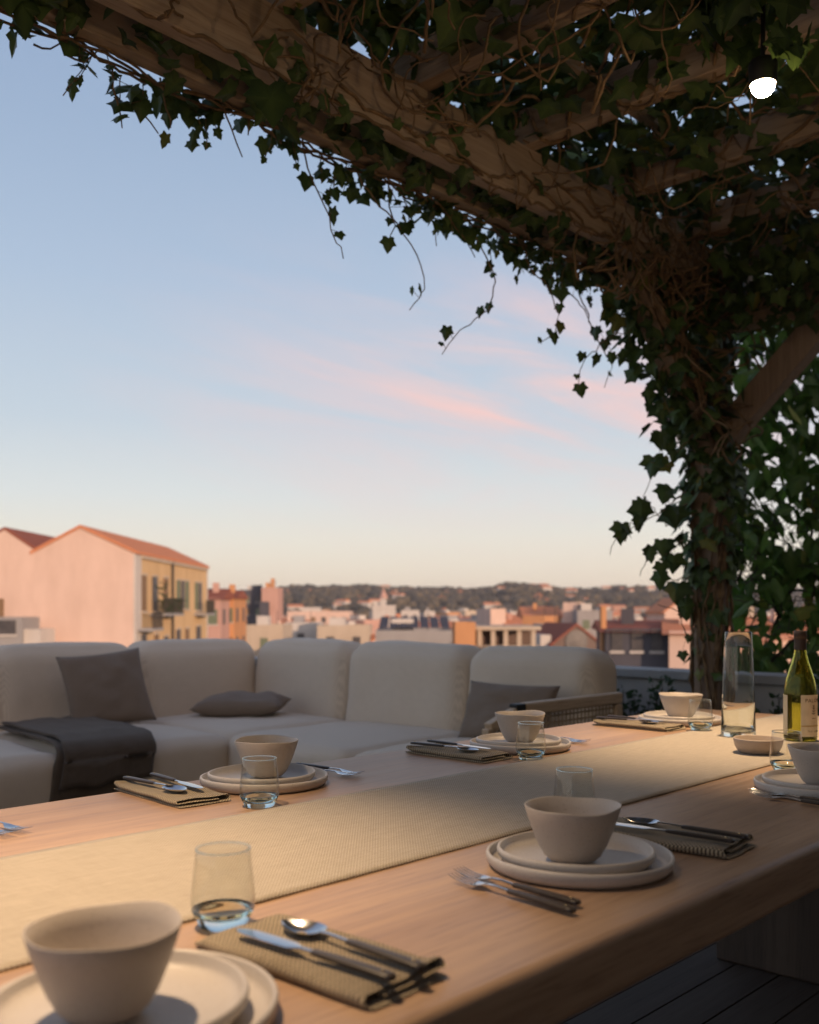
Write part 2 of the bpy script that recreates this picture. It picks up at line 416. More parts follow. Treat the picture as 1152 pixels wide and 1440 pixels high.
def mk_fork():
    t = thing('fork', '', 'fork'); z = handle(t)
    rows = [(-.004, .0028, z, .0030, 0), (.015, .0023, z+.0015, .0024, 0), (.030, .0026, z+.0015, .0022, 0), (.038, .0065, z, .0018, .001), (.046, .0100, z-.002, .0016, .0015), (.056, .0105, z-.002, .0015, .0015)]
    m = flat(M(), rows)
    for x in (-.0088, -.0030, .0030, .0088):
        flat(m, [(.0562, .0013, z-.0025, .0014, 0), (.070, .0012, z-.002, .0013, 0), (.085, .0010, z+.0005, .0012, 0), (.093, .0004, z+.003, .0007, 0)]); k = len(m.v)-4*14
        m.v[k:] = [(a+x, b, c) for a, b, c in m.v[k:]]
    m.build('fork_head', 'steel', t, smooth='auto'); return t
def mk_knife():
    t = thing('knife', '', 'knife'); z = handle(t)
    rows = [(-.004, .0028, z, .0030, 0), (.012, .0026, z, .0028, 0), (.020, .0060, z, .0020, 0), (.026, .0085, z, .0017, 0), (.060, .0090, z, .0015, 0), (.085, .0085, z, .0013, 0), (.098, .0060, z, .0012, 0), (.105, .0015, z, .0008, 0)]
    flat(M(), rows).build('blade', 'steel', t, smooth='auto'); return t
CUT = {}
def cutlery(kind, x, y, z, rz, label):
    if kind not in CUT:
        CUT[kind] = {'spoon': mk_spoon, 'fork': mk_fork, 'knife': mk_knife}[kind](); o = CUT[kind]
        o.location = (x, y, z); o.rotation_euler = (0, 0, radians(rz)); o['label'] = label; o['group'] = 'dark handled cutlery on the table'
        return
    dup(CUT[kind], (x, y, z), radians(rz), label)
def napkin(px_, py_, rz, label, seed, w=.112, l=.245):
    """folded cloth: three lapped layers, fold bulging along the left side"""
    m = M(); n = 34; th = .0030; P2 = []; hw = w/2
    for i in range(13): P2.append((hw-.004-(w-.010)*i/12, .0017))
    for i in range(1, 8): a = -pi/2-pi*i/8; P2.append((-hw+.006+.0052*cos(a), .0069+.0052*sin(a)))
    for i in range(13): P2.append((-hw+.006+(w-.011)*i/12, .0121))
    for i in range(1, 6): a = pi/2-pi*i/6; P2.append((hw-.005+.0026*cos(a), .0095+.0026*sin(a)))
    for i in range(9): P2.append((hw-.005-(w-.03)*i/8, .0069))
    K = len(P2)
    for side in (1, -1):
        for i in range(n+1):
            u = i/n
            for j, (x, z) in enumerate(P2):
                a_ = P2[max(j-1, 0)]; c_ = P2[min(j+1, K-1)]; dx, dz = c_[0]-a_[0], c_[1]-a_[1]; q = sqrt(dx*dx+dz*dz) or 1
                nx__, nz__ = dz/q, -dx/q
                e_ = min(1, min(u, 1-u)*22)**.5
                xx = x + nx__*side*th/2*e_; zz = z + nz__*side*th/2*e_
                lift = (z/.012)
                zz += lift*(noise.noise(Vector((x*20+seed, u*4, 0)))*.0022 + .007*max(0, 1-u/.13)**1.5*max(0, (x/hw)) + .0016*sin(u*9+seed)*(x < -hw+.012))
                yy = -l/2+l*u + noise.noise(Vector((x*24, seed, z*160)))*.0035 + (.006*(z-.006)/.006*(1 if u < .5 else -1) if min(u, 1-u) < .03 else 0)
                xx += noise.noise(Vector((seed, u*3.5, z*90)))*.0030
                m.v.append((xx, yy, max(zz, .0003)))
    Q = (n+1)*K
    for i in range(n):
        for j in range(K-1):
            a = i*K+j; m.f.append((a, a+K, a+K+1, a+1)); m.f.append((Q+a+1, Q+a+K+1, Q+a+K, Q+a))
    for i in range(n):
        a = i*K; m.f.append((a, Q+a, Q+a+K, a+K)); b = a+K-1; m.f.append((b+K, Q+b+K, Q+b, b))
    for j in range(K-1):
        a = j; m.f.append((a+1, Q+a+1, Q+a, a)); b = n*K+j; m.f.append((b, Q+b, Q+b+1, b+1))
    o = m.build('napkin', 'napkin_cloth', smooth=True); o.location = (px_, py_, TZ+.0002); o.rotation_euler = (0, 0, radians(rz))
    return tag(o, label, 'napkin', 'folded woven napkins on the table')
NT = TZ+.0150
def setting(cx, cy, where, far, ph, fork=True, nap=True, gl=None, nx_=None, fx=None, bo=(0, 0), nrot=0):
    s_ = -1 if far else 1; rz0 = 180 if far else 0
    plate('dinner_plate', .127, .0205, 'large cream dinner plate below '+where, 'large dinner plates on the table', (cx, cy, TZ+.0002))
    plate('side_plate', .107, .0185, 'smaller cream plate under the bowl '+where, 'smaller plates stacked on the dinner plates', (cx-.004, cy+.003, TZ+.0092))
    bowl('beige stoneware bowl with wavy rim '+where, (cx+bo[0], cy+bo[1], TZ+.0142), ph)
    if gl: glass_at('clear stemless glass with thick bluish foot '+where, *gl)
    if nap:
        X = nx_ if nx_ is not None else cx+s_*.215; Y = cy + (-.005 if not far else .035)
        napkin(X, Y, rz0+nrot, 'folded brown and cream woven napkin '+where, ph*7)
        cutlery('knife', X-s_*.026, Y-s_*.020, NT, rz0+nrot+(2 if not far else -3), 'dark handled knife on the napkin '+where)
        cutlery('spoon', X+s_*.018, Y-s_*.022, NT, rz0+nrot+(-2 if not far else 5), 'dark handled spoon on the napkin '+where)
    if fork:
        fx_ = fx if fx is not None else cx-s_*.165
        cutlery('fork', fx_, cy-s_*.005, TZ+.0006, rz0+(-4 if not far else 6), 'dark handled fork nearest the plates '+where)
        cutlery('fork', fx_-s_*.027, cy-s_*.018, TZ+.0006, rz0+(-5 if not far else 3), 'dark handled fork farther from the plates '+where)
setting(.445, .750, 'at the bottom left of the photo', False, .4, fork=False, gl=(.655, .905), nx_=.652, bo=(-.021, .001), nrot=2)
setting(1.142, .765, 'at the near middle setting', False, 2.1, gl=(1.374, .93), nx_=1.352, bo=(-.028, -.008), fx=.985, nrot=4)
setting(1.93, .738, 'at the right edge of the photo', False, 3.6, gl=(2.11, .885), bo=(-.02, -.008), fx=1.80)
setting(1.24, 1.575, 'at the left setting on the sofa side', True, 5.0, gl=(1.095, 1.405), nx_=1.045, bo=(.01, .005), nrot=-4)
setting(2.00, 1.515, 'at the middle setting on the sofa side', True, 1.1, gl=(1.868, 1.385), nx_=1.80, bo=(.005, .005))
setting(2.79, 1.50, 'at the far setting by the tall vase', True, 4.2, gl=(2.635, 1.355), nx_=2.60)
for dx, lab in ((0, 'upper'), (.03, 'lower')):
    cutlery('fork', .70+dx*-1, 1.585-dx*.4, TZ+.0006, 180+8, 'dark handled fork cut off by the left edge of the photo, the %s of two' % lab)
# small dish, vase, bottle
RT = TZ+.0037
o = M().lathe([(0, 0), (.040, 0), (.047, .004), (.054, .016), (.0575, .031), (.0575, .0345), (.056, .036), (.0545, .0345), (.051, .019), (.043, .008), (0, .006)], 64, caps=False).build('small_dish', 'dish_glaze', smooth=True, weld=True)
o.location = (2.315, 1.04, RT); tag(o, 'small shallow taupe dish beside the tall glass vase', 'dish')
o = M().lathe([(0, 0), (.043, 0), (.0455, .003), (.0455, .012), (.0430, .10), (.0375, .24), (.0350, .282), (.0341, .2835), (.0332, .282), (.0357, .24), (.0412, .10), (.0434, .018), (.039, .013), (0, .012)], 72, caps=False).build('glass_vase', 'vase_glass', smooth=True, weld=True)
o.location = (2.58, 1.215, RT); tag(o, 'tall clear tapering glass vase standing empty on the runner', 'vase')
B = thing('wine_bottle', 'green glass wine bottle with dark capsule and cream label', 'bottle', (2.61, 1.058, RT))
M().lathe([(0, .012), (.02, .006), (.034, .0), (.0395, .002), (.0415, .008), (.0415, .118), (.0405, .134), (.0365, .158), (.0295, .182), (.0222, .204), (.0172, .224), (.0150, .240), (.0142, .262), (.0142, .284), (.0108, .284), (.0108, .262), (.0118, .240), (.0142, .224), (.0192, .204), (.0265, .182), (.0335, .158), (.0375, .134), (.0385, .118), (.0385, .010), (.034, .0065), (.02, .014), (0, .019)], 72, caps=False).build('bottle_body', 'bottle_glass', B, smooth=True, weld=True)
M().lathe([(.0150, .238), (.0156, .2385), (.0156, .240), (.0152, .262), (.0152, .270), (.0162, .271), (.0162, .286), (.0152, .2885), (0, .289)], 40, caps=False).build('capsule', 'foil_cap', B, smooth='auto')
def wrap(m, a0, a1, z0, z1, r, n=24):
    k = len(m.v)
    for i in range(n+1):
        a = a0+(a1-a0)*i/n
        for rr in (r, r+.0004):
            for z in (z0, z1): m.v.append((rr*cos(a), rr*sin(a), z))
    for i in range(n):
        a = k+i*4; b = a+4
        m.f += [(a+2, b+2, b+3, a+3), (a+1, b+1, b, a), (a+1, a+3, b+3, b+1), (a, b, b+2, a+2)]
    m.f += [(k, k+2, k+3, k+1), (k+n*4+1, k+n*4+3, k+n*4+2, k+n*4)]; return m
view = atan2(-1.058, -2.61)      # direction from the bottle to the viewer
aL = view + radians(2)           # left edge of the label; it runs round to the right
lab = wrap(M(), aL, aL+radians(112), .014, .122, .0418).build('label', 'label_paper', B, smooth='auto')
wrap(M(), aL-radians(150), aL-radians(50), .016, .120, .0417).build('back_label', 'label_paper', B, smooth='auto')
wrap(M(), aL+.01, aL+radians(111), .040, .0435, .0423).build('label_band', 'ink_gold', lab, smooth='auto')
def bend_text(txt, size, z, a_start, r, name, mat, parent, sp=1.0):
    cu = bpy.data.curves.new(name, 'FONT'); cu.body = txt; cu.size = size; cu.extrude = .0001; cu.space_character = sp
    to = bpy.data.objects.new(name, cu); COL.objects.link(to)
    dg = bpy.context.evaluated_depsgraph_get(); dg.update(); me = bpy.data.meshes.new_from_object(to.evaluated_get(dg))
    bpy.data.objects.remove(to)
    bm = bmesh.new(); bm.from_mesh(me); bmesh.ops.subdivide_edges(bm, edges=[e for e in bm.edges if e.calc_length() > size*.3], cuts=2)
    for v_ in bm.verts:
        a = a_start+v_.co.x/r; rr = r+.0002+v_.co.z; zz = z+v_.co.y; v_.co = (rr*cos(a), rr*sin(a), zz)
    bm.to_mesh(me); bm.free(); me.materials.clear(); me.materials.append(MT[mat]); o = bpy.data.objects.new(name, me); COL.objects.link(o); o.parent = parent; return o
bend_text('PALOMA', .0135, .1035, aL+radians(14), .0423, 'lettering', 'ink', lab, 1.15)
bend_text('blanco', .0055, .060, aL+radians(40), .0423, 'lettering', 'ink', lab, 1.1)
bend_text('75 cl   12,5% vol', .0060, .026, aL+radians(24), .0423, 'lettering', 'ink', lab, 1.1)
m = M()                                                   # small sprig emblem
for (x, z, a_, l) in ((0, .072, 90, .022), (0, .078, 40, .007), (0, .078, 140, .007), (0, .085, 45, .007), (0, .085, 135, .007), (0, .091, 60, .006), (0, .091, 120, .006), (0, .073, 20, .008), (0, .073, 160, .008)):
    for u in range(4):
        x0 = x+cos(radians(a_))*l*u/4; z0 = z+sin(radians(a_))*l*u/4; a0 = aL+radians(48)+x0/.0423
        wrap(m, a0-.018, a0+.018, z0-.0009, z0+.0012, .0423, 1)
m.build('emblem', 'ink', lab)

# ---------------------------------------------------------------- sectional sofa
S = thing('sectional_sofa', 'large beige upholstered corner sofa with rounded block cushions beyond the table', 'sofa', (3.6, 4.7, 0))
def part(m, name, mat, at, parent=S, rz=0):
    o = m.build(name, mat, parent, smooth=True); o.location = Vector(at)-S.location; o.rotation_euler = (0, 0, radians(rz)); return o
def seat(x0, x1, y0, y1, sd):
    part(rbox(x1-x0-.008, y1-y0-.008, .40, .065, (.006, .006, .026), 18, .009, sd), 'seat_cushion', 'sofa_cloth', ((x0+x1)/2, (y0+y1)/2, .035))
seat(1.30, 2.22, 4.20, 5.24, 1); seat(2.22, 3.12, 4.20, 5.24, 2); seat(3.12, 4.06, 4.27, 5.24, 3); seat(3.08, 4.06, 3.34, 4.27, 4); seat(3.08, 4.06, 2.60, 3.34, 5)
def back(cx, cy, w, rz, sd, H=.86):
    m = rbox(w-.008, .29, H, .10, (.004, .016, .012), 20, .008, sd)
    o = []
    for (a, b, c) in m.v:                                # lean back and narrow toward the top
        k = c/H; tp = max(0, (k-.62)/.38)
        a2 = a*(1-.015*tp**2); b2 = b + .05*(1-k)*(-1 if b < 0 else 0) + .02*k
        c2 = c - .010*(abs(a)/(w/2))**4*tp; o.append((a2, b2, c2))
    m.v = o; part(m, 'backrest', 'sofa_cloth', (cx, cy, .04), rz=rz)
for i, (x0, x1) in enumerate(((1.44, 2.34), (2.34, 3.22), (3.22, 4.12))): back((x0+x1)/2, 5.40, x1-x0, 0, 10+i, .845)
for i, (y0, y1) in enumerate(((2.65, 3.47), (3.47, 4.41), (4.41, 5.31))): back(4.20, (y0+y1)/2, y1-y0, -90, 20+i, .845)
for x0, x1, y0, y1 in ((1.32, 4.0, 4.26, 5.5), (3.14, 4.30, 2.6, 4.255)):
    o = M().box(x0, x1, y0, y1, .0, .034).build('plinth', 'black_metal', S, True)
# cane armrest at the near end
A = M(); ay = 2.565
A.box(3.40, 4.17, ay-.022, ay+.022, .635, .690); arm = A.build('armrest', 'arm_wood', S, True, bevel=.01)
M().box(3.335, 3.40, ay-.0225, ay+.0225, .636, .689).build('arm_cap', 'black_metal', arm, True, bevel=.006)
M().box(3.15, 3.20, ay-.02, ay+.02, .02, .60).box(4.12, 4.1695, ay-.02, ay+.02, .02, .634).box(3.15, 4.15, ay-.019, ay+.019, .30, .345).build('arm_frame', 'arm_wood', arm, True, bevel=.006)
M().beam((3.17, ay, .60), (3.37, ay, .66), .04, .045).build('arm_frame', 'arm_wood', arm, True, bevel=.006)
m = M()
for i in range(31):
    x = 3.21+i*.0300
    if x < 4.11: m.box(x, x+.0085, ay-.002, ay+.001, .345, .636)
for i in range(10):
    z = .352+i*.0290; m.box(3.2, 4.12, ay-.0015, ay+.002, z, z+.0085)
m.build('cane_panel', 'cane', arm, True)
# cushions and throw
o = place(pillow(.48, .44, .16, 3), RX(68) @ RZ(0), (0, 0, .195)).build('throw_pillow', 'pillow_cloth', smooth=True)
o.location = (2.87, 5.02, .45); o.rotation_euler = (0, radians(-5), radians(-8)); tag(o, 'square dark taupe pillow leaning on the left backrest of the sofa', 'pillow')
o = pillow(.54, .38, .15, 8).build('throw_pillow', 'pillow_cloth', smooth=True)
o.location = (3.64, 4.84, .515); o.rotation_euler = (radians(2), radians(-2), radians(-50)); tag(o, 'dark taupe pillow lying flat in the corner of the sofa', 'pillow')
o = place(pillow(.54, .31, .14, 5), RX(66), (0, 0, .140)).build('throw_pillow', 'pillow_cloth', smooth=True)
o.location = (3.86, 3.00, .44); o.rotation_euler = (radians(2), 0, radians(-88)); tag(o, 'dark taupe pillow leaning on the backrest beside the cane armrest', 'pillow')
def drape(x0, x1, yb, front_drop, off, th, skew, seed, name=None):
    path = []
    z = .472+off; yy = yb
    while yy > 4.30: path.append((yy, z)); yy -= .04
    for i in range(9):
        a = pi/2*i/8; path.append((4.285-(.082+off)*sin(a), z-.075-off+(.075+off)*cos(a)))
    zz = z-.09
    while zz > front_drop: path.append((4.285-.084-off, zz)); zz -= .03
    path.append((4.285-.084-off, front_drop))
    m = M(); n = 22
    for side in (0, 1):
        for i, (yy, zz) in enumerate(path):
            s_ = i/(len(path)-1); pn = (0, 1) if yy > 4.29 else (-1, 0)
            for j in range(n+1):
                u = j/n; x = x0+(x1-x0)*u + skew*(1-s_) + .012*noise.noise(Vector((s_*5, u*2, seed)))
                w_ = .010*noise.noise(Vector((x*7, s_*6, seed)))+.006*noise.noise(Vector((x*18, s_*9, seed+4)))
                w_ = max(w_, -.006) + side*th
                x += .004*side*(2*u-1)
                dd = .02*noise.noise(Vector((u*4, seed, 2)))*(s_ > .9)
                m.v.append((x, yy-w_*(1 if pn[1] == 0 else 0), zz+w_*(pn[1])+dd))
    L = len(path); q = L*(n+1)
    for i in range(L-1):
        for j in range(n):
            a = i*(n+1)+j; m.f.append((a, a+1, a+n+2, a+n+1)); m.f.append((q+a+n+1, q+a+n+2, q+a+1, q+a))
    for i in range(L-1):
        a = i*(n+1); b = a+n; m.f.append((a, a+n+1, q+a+n+1, q+a)); m.f.append((b+n+1, b, q+b, q+b+n+1))
    for j in range(n):
        a = j; b = (L-1)*(n+1)+j; m.f.append((a+1, a, q+a, q+a+1)); m.f.append((b, b+1, q+b+1, q+b))
    return m
BL = thing('throw_blanket', 'dark grey brown blanket folded over the left seat of the sofa', 'blanket', (2.35, 4.6, .47))
drape(2.08, 2.47, 5.08, .10, 0, .012, .18, 1).build('under_layer', 'throw_cloth', BL, True, smooth=True)
drape(2.14, 2.60, 5.06, .285, .02, .014, .14, 6).build('top_layer', 'throw_cloth', BL, True, smooth=True)

# ---------------------------------------------------------------- pergola
PG = thing('pergola', 'weathered wooden pergola with post, twin beams and rafters over the table', 'pergola', (4.79, 2.40, 0))
M().box(4.725, 4.855, 2.335, 2.465, 0, 2.64).build('post', 'post_wood', PG, True, bevel=.006)
M().box(-1.6, 5.0, 2.275, 2.334, 2.641, 2.845).build('beam', 'beam_wood', PG, True, bevel=.004)
M().box(-1.6, 5.0, 2.466, 2.525, 2.641, 2.845).build('beam', 'beam_wood', PG, True, bevel=.004)
M().box(4.726, 4.854, -1.6, 2.334, 2.50, 2.640).build('beam', 'rafter_wood', PG, True, bevel=.004)
M().box(-1.6, 5.0, -1.55, -1.49, 2.641, 2.845).build('beam', 'beam_wood', PG, True, bevel=.004)
M().box(4.725, 4.855, -1.64, -1.51, 0, 2.4995).build('post', 'post_wood', PG, True, bevel=.006)
for x in (-1.25, -.62, .0, .63, 1.25, 1.87, 2.47, 3.07, 3.72, 4.37, 4.93):
    M().box(x-.032, x+.032, -1.7, 2.535, 2.8455, 2.985).build('rafter', 'rafter_wood', PG, True, bevel=.004)
M().beam((4.79, 2.40, 1.90), (4.79, 1.66, 2.62), .10, .135, Vector((1, 0, 0)).cross(Vector((0, -.74, .72)))).build('brace', 'post_wood', PG, True, bevel=.004)
M().beam((4.79, 2.40, 1.88), (4.00, 2.40, 2.66), .10, .12, Vector((0, 1, 0)).cross(Vector((-.79, 0, .78)))).build('brace', 'post_wood', PG, True, bevel=.004)
# battens across the rafters carry the ivy
for y in (-1.0, -.4, .2, .8, 1.4, 2.0):
    M().box(-1.6, 5.0, y-.02, y+.02, 2.9855, 3.02).build('batten', 'beam_wood', PG, True)

# downlights
def downlight(x, y, label, energy):
    t = thing('downlight', label, 'lamp', (x, y, 2.50), 0, 'small downlights under the pergola')
    M().lathe([(.031, .002), (.034, .001), (.036, .004), (.038, .055), (.034, .064), (0, .082)], 32, caps=False).build('canister', 'black_metal', t, smooth='auto')
    l = M().lathe([(0, -.030), (.010, -.0285), (.019, -.0245), (.026, -.017), (.030, -.008), (.0312, .0015), (0, .0015)], 32, caps=False).build('lens', 'lamp_lens', t, smooth=True)
    M().tube([(0, 0, .06), (0, 0, .40)], .006, 8).box(-.05, .0, -.02, .02, .385, .405).build('stem', 'black_metal', t)
    d = bpy.data.lights.new('downlight_lamp', 'SPOT'); d.energy = energy; d.spot_size = radians(SPOT); d.spot_blend = 1; d.shadow_soft_size = .03
    d.color = (1, .71, .43); o = bpy.data.objects.new('lamp_beam', d); COL.objects.link(o); o.parent = t; o.location = (0, 0, -.045)
SPOT = 60
s = N('lamp_lens'); s.n.remove(s.b); e = s.add('ShaderNodeEmission', i_Strength=270.0); e.inputs[0].default_value = (1, .70, .40, 1); s.ln(e.outputs[0], s.o.inputs[0])
downlight(2.60, 1.155, 'lit round downlight glowing among the ivy at the upper right', 240)
downlight(.50, 1.28, 'lit round downlight hanging over the near end of the table', 245)

# ---------------------------------------------------------------- ivy and climbers
IVY = [(0, 0), (.16, -.13), (.40, -.12), (.40, .07), (.62, .32), (.35, .43), (.22, .62), (0, .94), (-.22, .62), (-.35, .43), (-.62, .32), (-.40, .07), (-.40, -.12), (-.16, -.13)]
OVAL = [(0, 0), (.16, .10), (.26, .32), (.25, .55), (.14, .80), (0, 1.0), (-.14, .80), (-.25, .55), (-.26, .32), (-.16, .10)]
def leaf(m, pos, size, nrm, tipdir, shape, fold=.16, rnd=random):
    n = Vector(nrm).normalized(); t = Vector(tipdir); t = (t - n*t.dot(n))
    if t.length < 1e-4: t = n.orthogonal()
    t.normalize(); s_ = t.cross(n); k = len(m.v); va = rnd.random(); jit = rnd.uniform(.75, 1.15); lob = rnd.uniform(-.35, .12); skw = rnd.uniform(-.35, .35)
    c = Vector(pos)+t*.30*size
    m.v.append(tuple(c + n*fold*.35*size)); m.c.append((va, .7, 0, 1))
    cv = rnd.uniform(-.1, .25)
    for (x, y) in shape:
        x *= jit*(1+lob*(y < .5)*(abs(x) > .3)); y = y*(1+skw*x); p = Vector(pos)+(s_*x+t*y)*size + n*(-fold*abs(x)*1.2 - cv*y*y*.5 + rnd.uniform(-.03, .03))*size
        m.v.append(tuple(p)); tipn = abs(x) < .02
        m.c.append((va, .35 if tipn else 0, 0, 1))
    q = len(shape)
    for i in range(q): m.f.append((k, k+1+i, k+1+(i+1) % q))
def rv(a=1): return Vector((random.gauss(0, a), random.gauss(0, a), random.gauss(0, a)))
def ray_pt(px, py, Y=None, X=None, pull=0):   # where a sight line meets the plane y=Y (or x=X): used to note where shoots hang
    a = (px-576)/1400; b = (856-py)/1400; d = F+R*a+Vector((0, 0, b)); t_ = (Y/d.y if Y is not None else X/d.x); return d*t_+Vector((0, 0, CAMZ))

# 1. canopy over the pergola
m = M(); stems = M(); m_extra = M()
for i in range(15500):
    x = random.uniform(-1.6, 5.2); y = random.uniform(-1.6, 2.72)
    dens = .62+.38*noise.noise(Vector((x*1.3, y*1.3, 2)))+.25*noise.noise(Vector((x*4, y*4, 7)))
    if random.random() > dens+.36: continue
    z = 2.98+abs(random.gauss(0, .11))+.05*noise.noise(Vector((x*2, y*2, 0)))
    if random.random() < .24 and y < 2.1: z = 2.99-random.random()*.20
    nrm = Vector((0, 0, 1))+rv(.45)
    if x < 1.5 and y < 1.2 and random.random() < .3: continue
    leaf(m, (x, y, z), random.uniform(.07, .13), nrm, rv()+Vector((0, 0, -.3)), IVY)
CN = thing('ivy_canopy', 'dense dark ivy roof spread over the pergola rafters with tangled bare stems', 'ivy', (1.8, .5, 2.99))
m.build('foliage', 'ivy_leaf', CN, True)
def wander(p, d, n, step, jit, grav=0, box=None):
    pts = [Vector(p)]; d = Vector(d).normalized()
    for i in range(n):
        d = (d + rv(jit) + Vector((0, 0, grav))).normalized(); q = pts[-1]+d*step
        if box:
            for k in range(3):
                if q[k] < box[k][0] or q[k] > box[k][1]: d[k] *= -1; q[k] = min(max(q[k], box[k][0]), box[k][1])
        pts.append(q)
    return pts
for i in range(46):                                # leaves crowding round the lit downlight
    a = random.uniform(0, 2*pi); rr = random.uniform(.10, .17)
    leaf(m_extra, (2.60+rr*cos(a), 1.155+rr*sin(a), random.uniform(2.62, 2.85)), random.uniform(.06, .10), Vector((cos(a), sin(a), -.2))+rv(.4), Vector((0, 0, -1))+rv(.4), IVY)
for i in range(9):
    u = random.uniform(-.055, .055)
    leaf(m_extra, (2.53+u*.69+random.uniform(-.02, .02), 1.085-u*.72, random.uniform(2.535, 2.60)), random.uniform(.05, .075), Vector((-.7, -.7, .1))+rv(.35), Vector((0, 0, -1))+rv(.4), IVY)
m_extra.build('foliage', 'ivy_leaf', CN, True)
for i in range(230):
    x = random.uniform(0.6, 4.8); y = random.uniform(.3, 2.5); r0 = random.uniform(.0025, .0075)
    pts = wander((x, y, random.uniform(2.80, 3.0)), rv(), random.randint(10, 34), .035, .33, -.01, ((0, 5.1), (-.2, 2.6), (2.66, 3.1)))
    stems.tube(pts, [r0*(1-.6*j/len(pts)) for j in range(len(pts))], 5)
for x in (1.87, 2.47, 3.07, 3.72, 4.37):            # stems twined round the rafters
    for k in range(3):
        ph = random.random()*6; pts = []; y0 = random.uniform(.6, 1.6)
        for j in range(60):
            y = y0+j*.018; a = ph+j*.28*(1+.2*sin(j*.3)); pts.append((x+.045*cos(a), y, 2.915+.082*sin(a)))
        stems.tube(pts, random.uniform(.004, .008), 5)
stems.build('stem', 'vine_stem', CN, True, smooth=True)

# 2. ivy hanging from the twin beams
m = M(); stems = M()
def along_beam_noise(x): return .5+.5*noise.noise(Vector((x*2.3, 4.2, 0)))
for i in range(1350):                              # leaves clothing the outer beam and hanging under its edge
    x = random.uniform(-.4, 4.9); k = along_beam_noise(x); w = (.30+.9*k)*(.28+.72*min(1, max(0, (x-1.2)/2.0)))
    if random.random() > w: continue
    grow = .55+.45*min(1, max(0, (x-1)/2.5))
    drop = abs(random.gauss(0, .040))*(.5+1.1*k)*grow*1.25
    y = 2.53+random.uniform(-.02, .09); z = random.choice((2.66-drop, 2.66-drop, random.uniform(2.62, 2.95)))
    leaf(m, (x, y, z), random.uniform(.028, .080), Vector((-.3, -.4, .5))+rv(.55), Vector((0, 0, -1))+rv(.45), IVY)
for i in range(230):                               # between the two beams
    x = random.uniform(.2, 4.9); leaf(m, (x, random.uniform(2.34, 2.47), random.uniform(2.62, 2.70)), random.uniform(.05, .10), Vector((0, -.4, -1))+rv(.5), rv()+Vector((0, 0, -.5)), IVY)
face = [(330,80),(400,75),(430,80),(405,60),(350,110),(415,150),(460,125),(480,130),(370,150),(610,185),(640,190),(600,170),(575,180),(635,255),(648,232),(655,208),(560,230),(760,270),(770,300),(800,300),(820,250),(850,330),(705,180),(720,160),(690,150),(660,120),(880,330),(905,360),(940,340),(960,330),(420,95),(385,130),(500,160),(520,180)]
for (px, py) in face:                              # leaves lying against the lit face of the inner beam
    for q in range(1):
        p = ray_pt(px+random.uniform(-12, 12), py+random.uniform(-10, 10), Y=2.255)
        leaf(m, p, random.uniform(.045, .10), Vector((-.2, -1, -.1))+rv(.35), rv()+Vector((0, 0, -.8)), IVY)
for (px, py, s_) in ((30, 20, .125), (378, 150, .13), (52, 10, .10), (112, 42, .06), (10, 12, .08)):
    leaf(m, ray_pt(px, py-30, Y=2.2 if px > 300 else 2.45), s_, (-.35, -.8, .1), (.1, 0, -1), IVY, .08)
for i in range(110):                               # spilling over the upper edge of the inner beam
    x = 1.0+3.9*random.random()**.7; leaf(m, (x, 2.25+random.uniform(-.05, .04), random.uniform(2.86, 2.98)), random.uniform(.06, .11), Vector((-.2, -1, .1))+rv(.5), Vector((0, 0, -1))+rv(.5), IVY)
# creeping stems on the inner beam and along its lower edge
for k in range(3):
    pts = []; x = .9+k*1.15; z = 2.66+.05*k
    for j in range(90):
        x += .034; z += random.gauss(0, .011)-.002; z = min(max(z, 2.642), 2.83)
        pts.append((x+random.gauss(0, .003), 2.270 if z > 2.65 else 2.285, z if k else 2.636+.012*abs(sin(j*.9))))
        if x > 4.9: break
    stems.tube(pts, .0045+.002*random.random(), 6)
for k in range(44):
    x = random.uniform(1.3, 4.8); pts = wander((x, 2.262, random.uniform(2.66, 2.86)), (random.choice((-1, 1)), 0, random.uniform(-.6, .2)), random.randint(8, 26), .022, .30, -.02, ((.5, 5), (2.225, 2.268), (2.58, 2.9)))
    stems.tube(pts, random.uniform(.0018, .0045), 5)
for k in range(46):
    x = random.uniform(3.3, 4.85); pts = wander((x, 2.262, random.uniform(2.60, 2.86)), (-.5, 0, -.8), random.randint(12, 30), .022, .22, -.02, ((3, 5), (2.20, 2.268), (2.40, 2.95)))
    stems.tube(pts, random.uniform(.002, .006), 5)
for k in range(4):
    pts = []; x = .3
    for j in range(130):
        x += .035; pts.append((x, 2.53+.03*sin(j*.35+k)+random.gauss(0, .004), 2.64-.018*abs(sin(j*.21+k*2))+random.gauss(0, .004)))
    stems.tube(pts, random.uniform(.003, .006), 5)
for k in range(46):                                # short hanging shoots all along the beam
    x = random.uniform(.9, 4.6); pts = wander((x, 2.53+random.uniform(-.02, .08), 2.64), (random.uniform(-.4, .4), 0, -1), random.randint(3, 9), .017, .16, -.12)
    stems.tube(pts, .0018, 4)
    for q in pts[2::2]:
        if random.random() < .75: leaf(m, q, random.uniform(.025, .055), Vector((-.7, -.7, .1))+rv(.5), Vector((random.uniform(-.8, .8), 0, -1)), IVY)
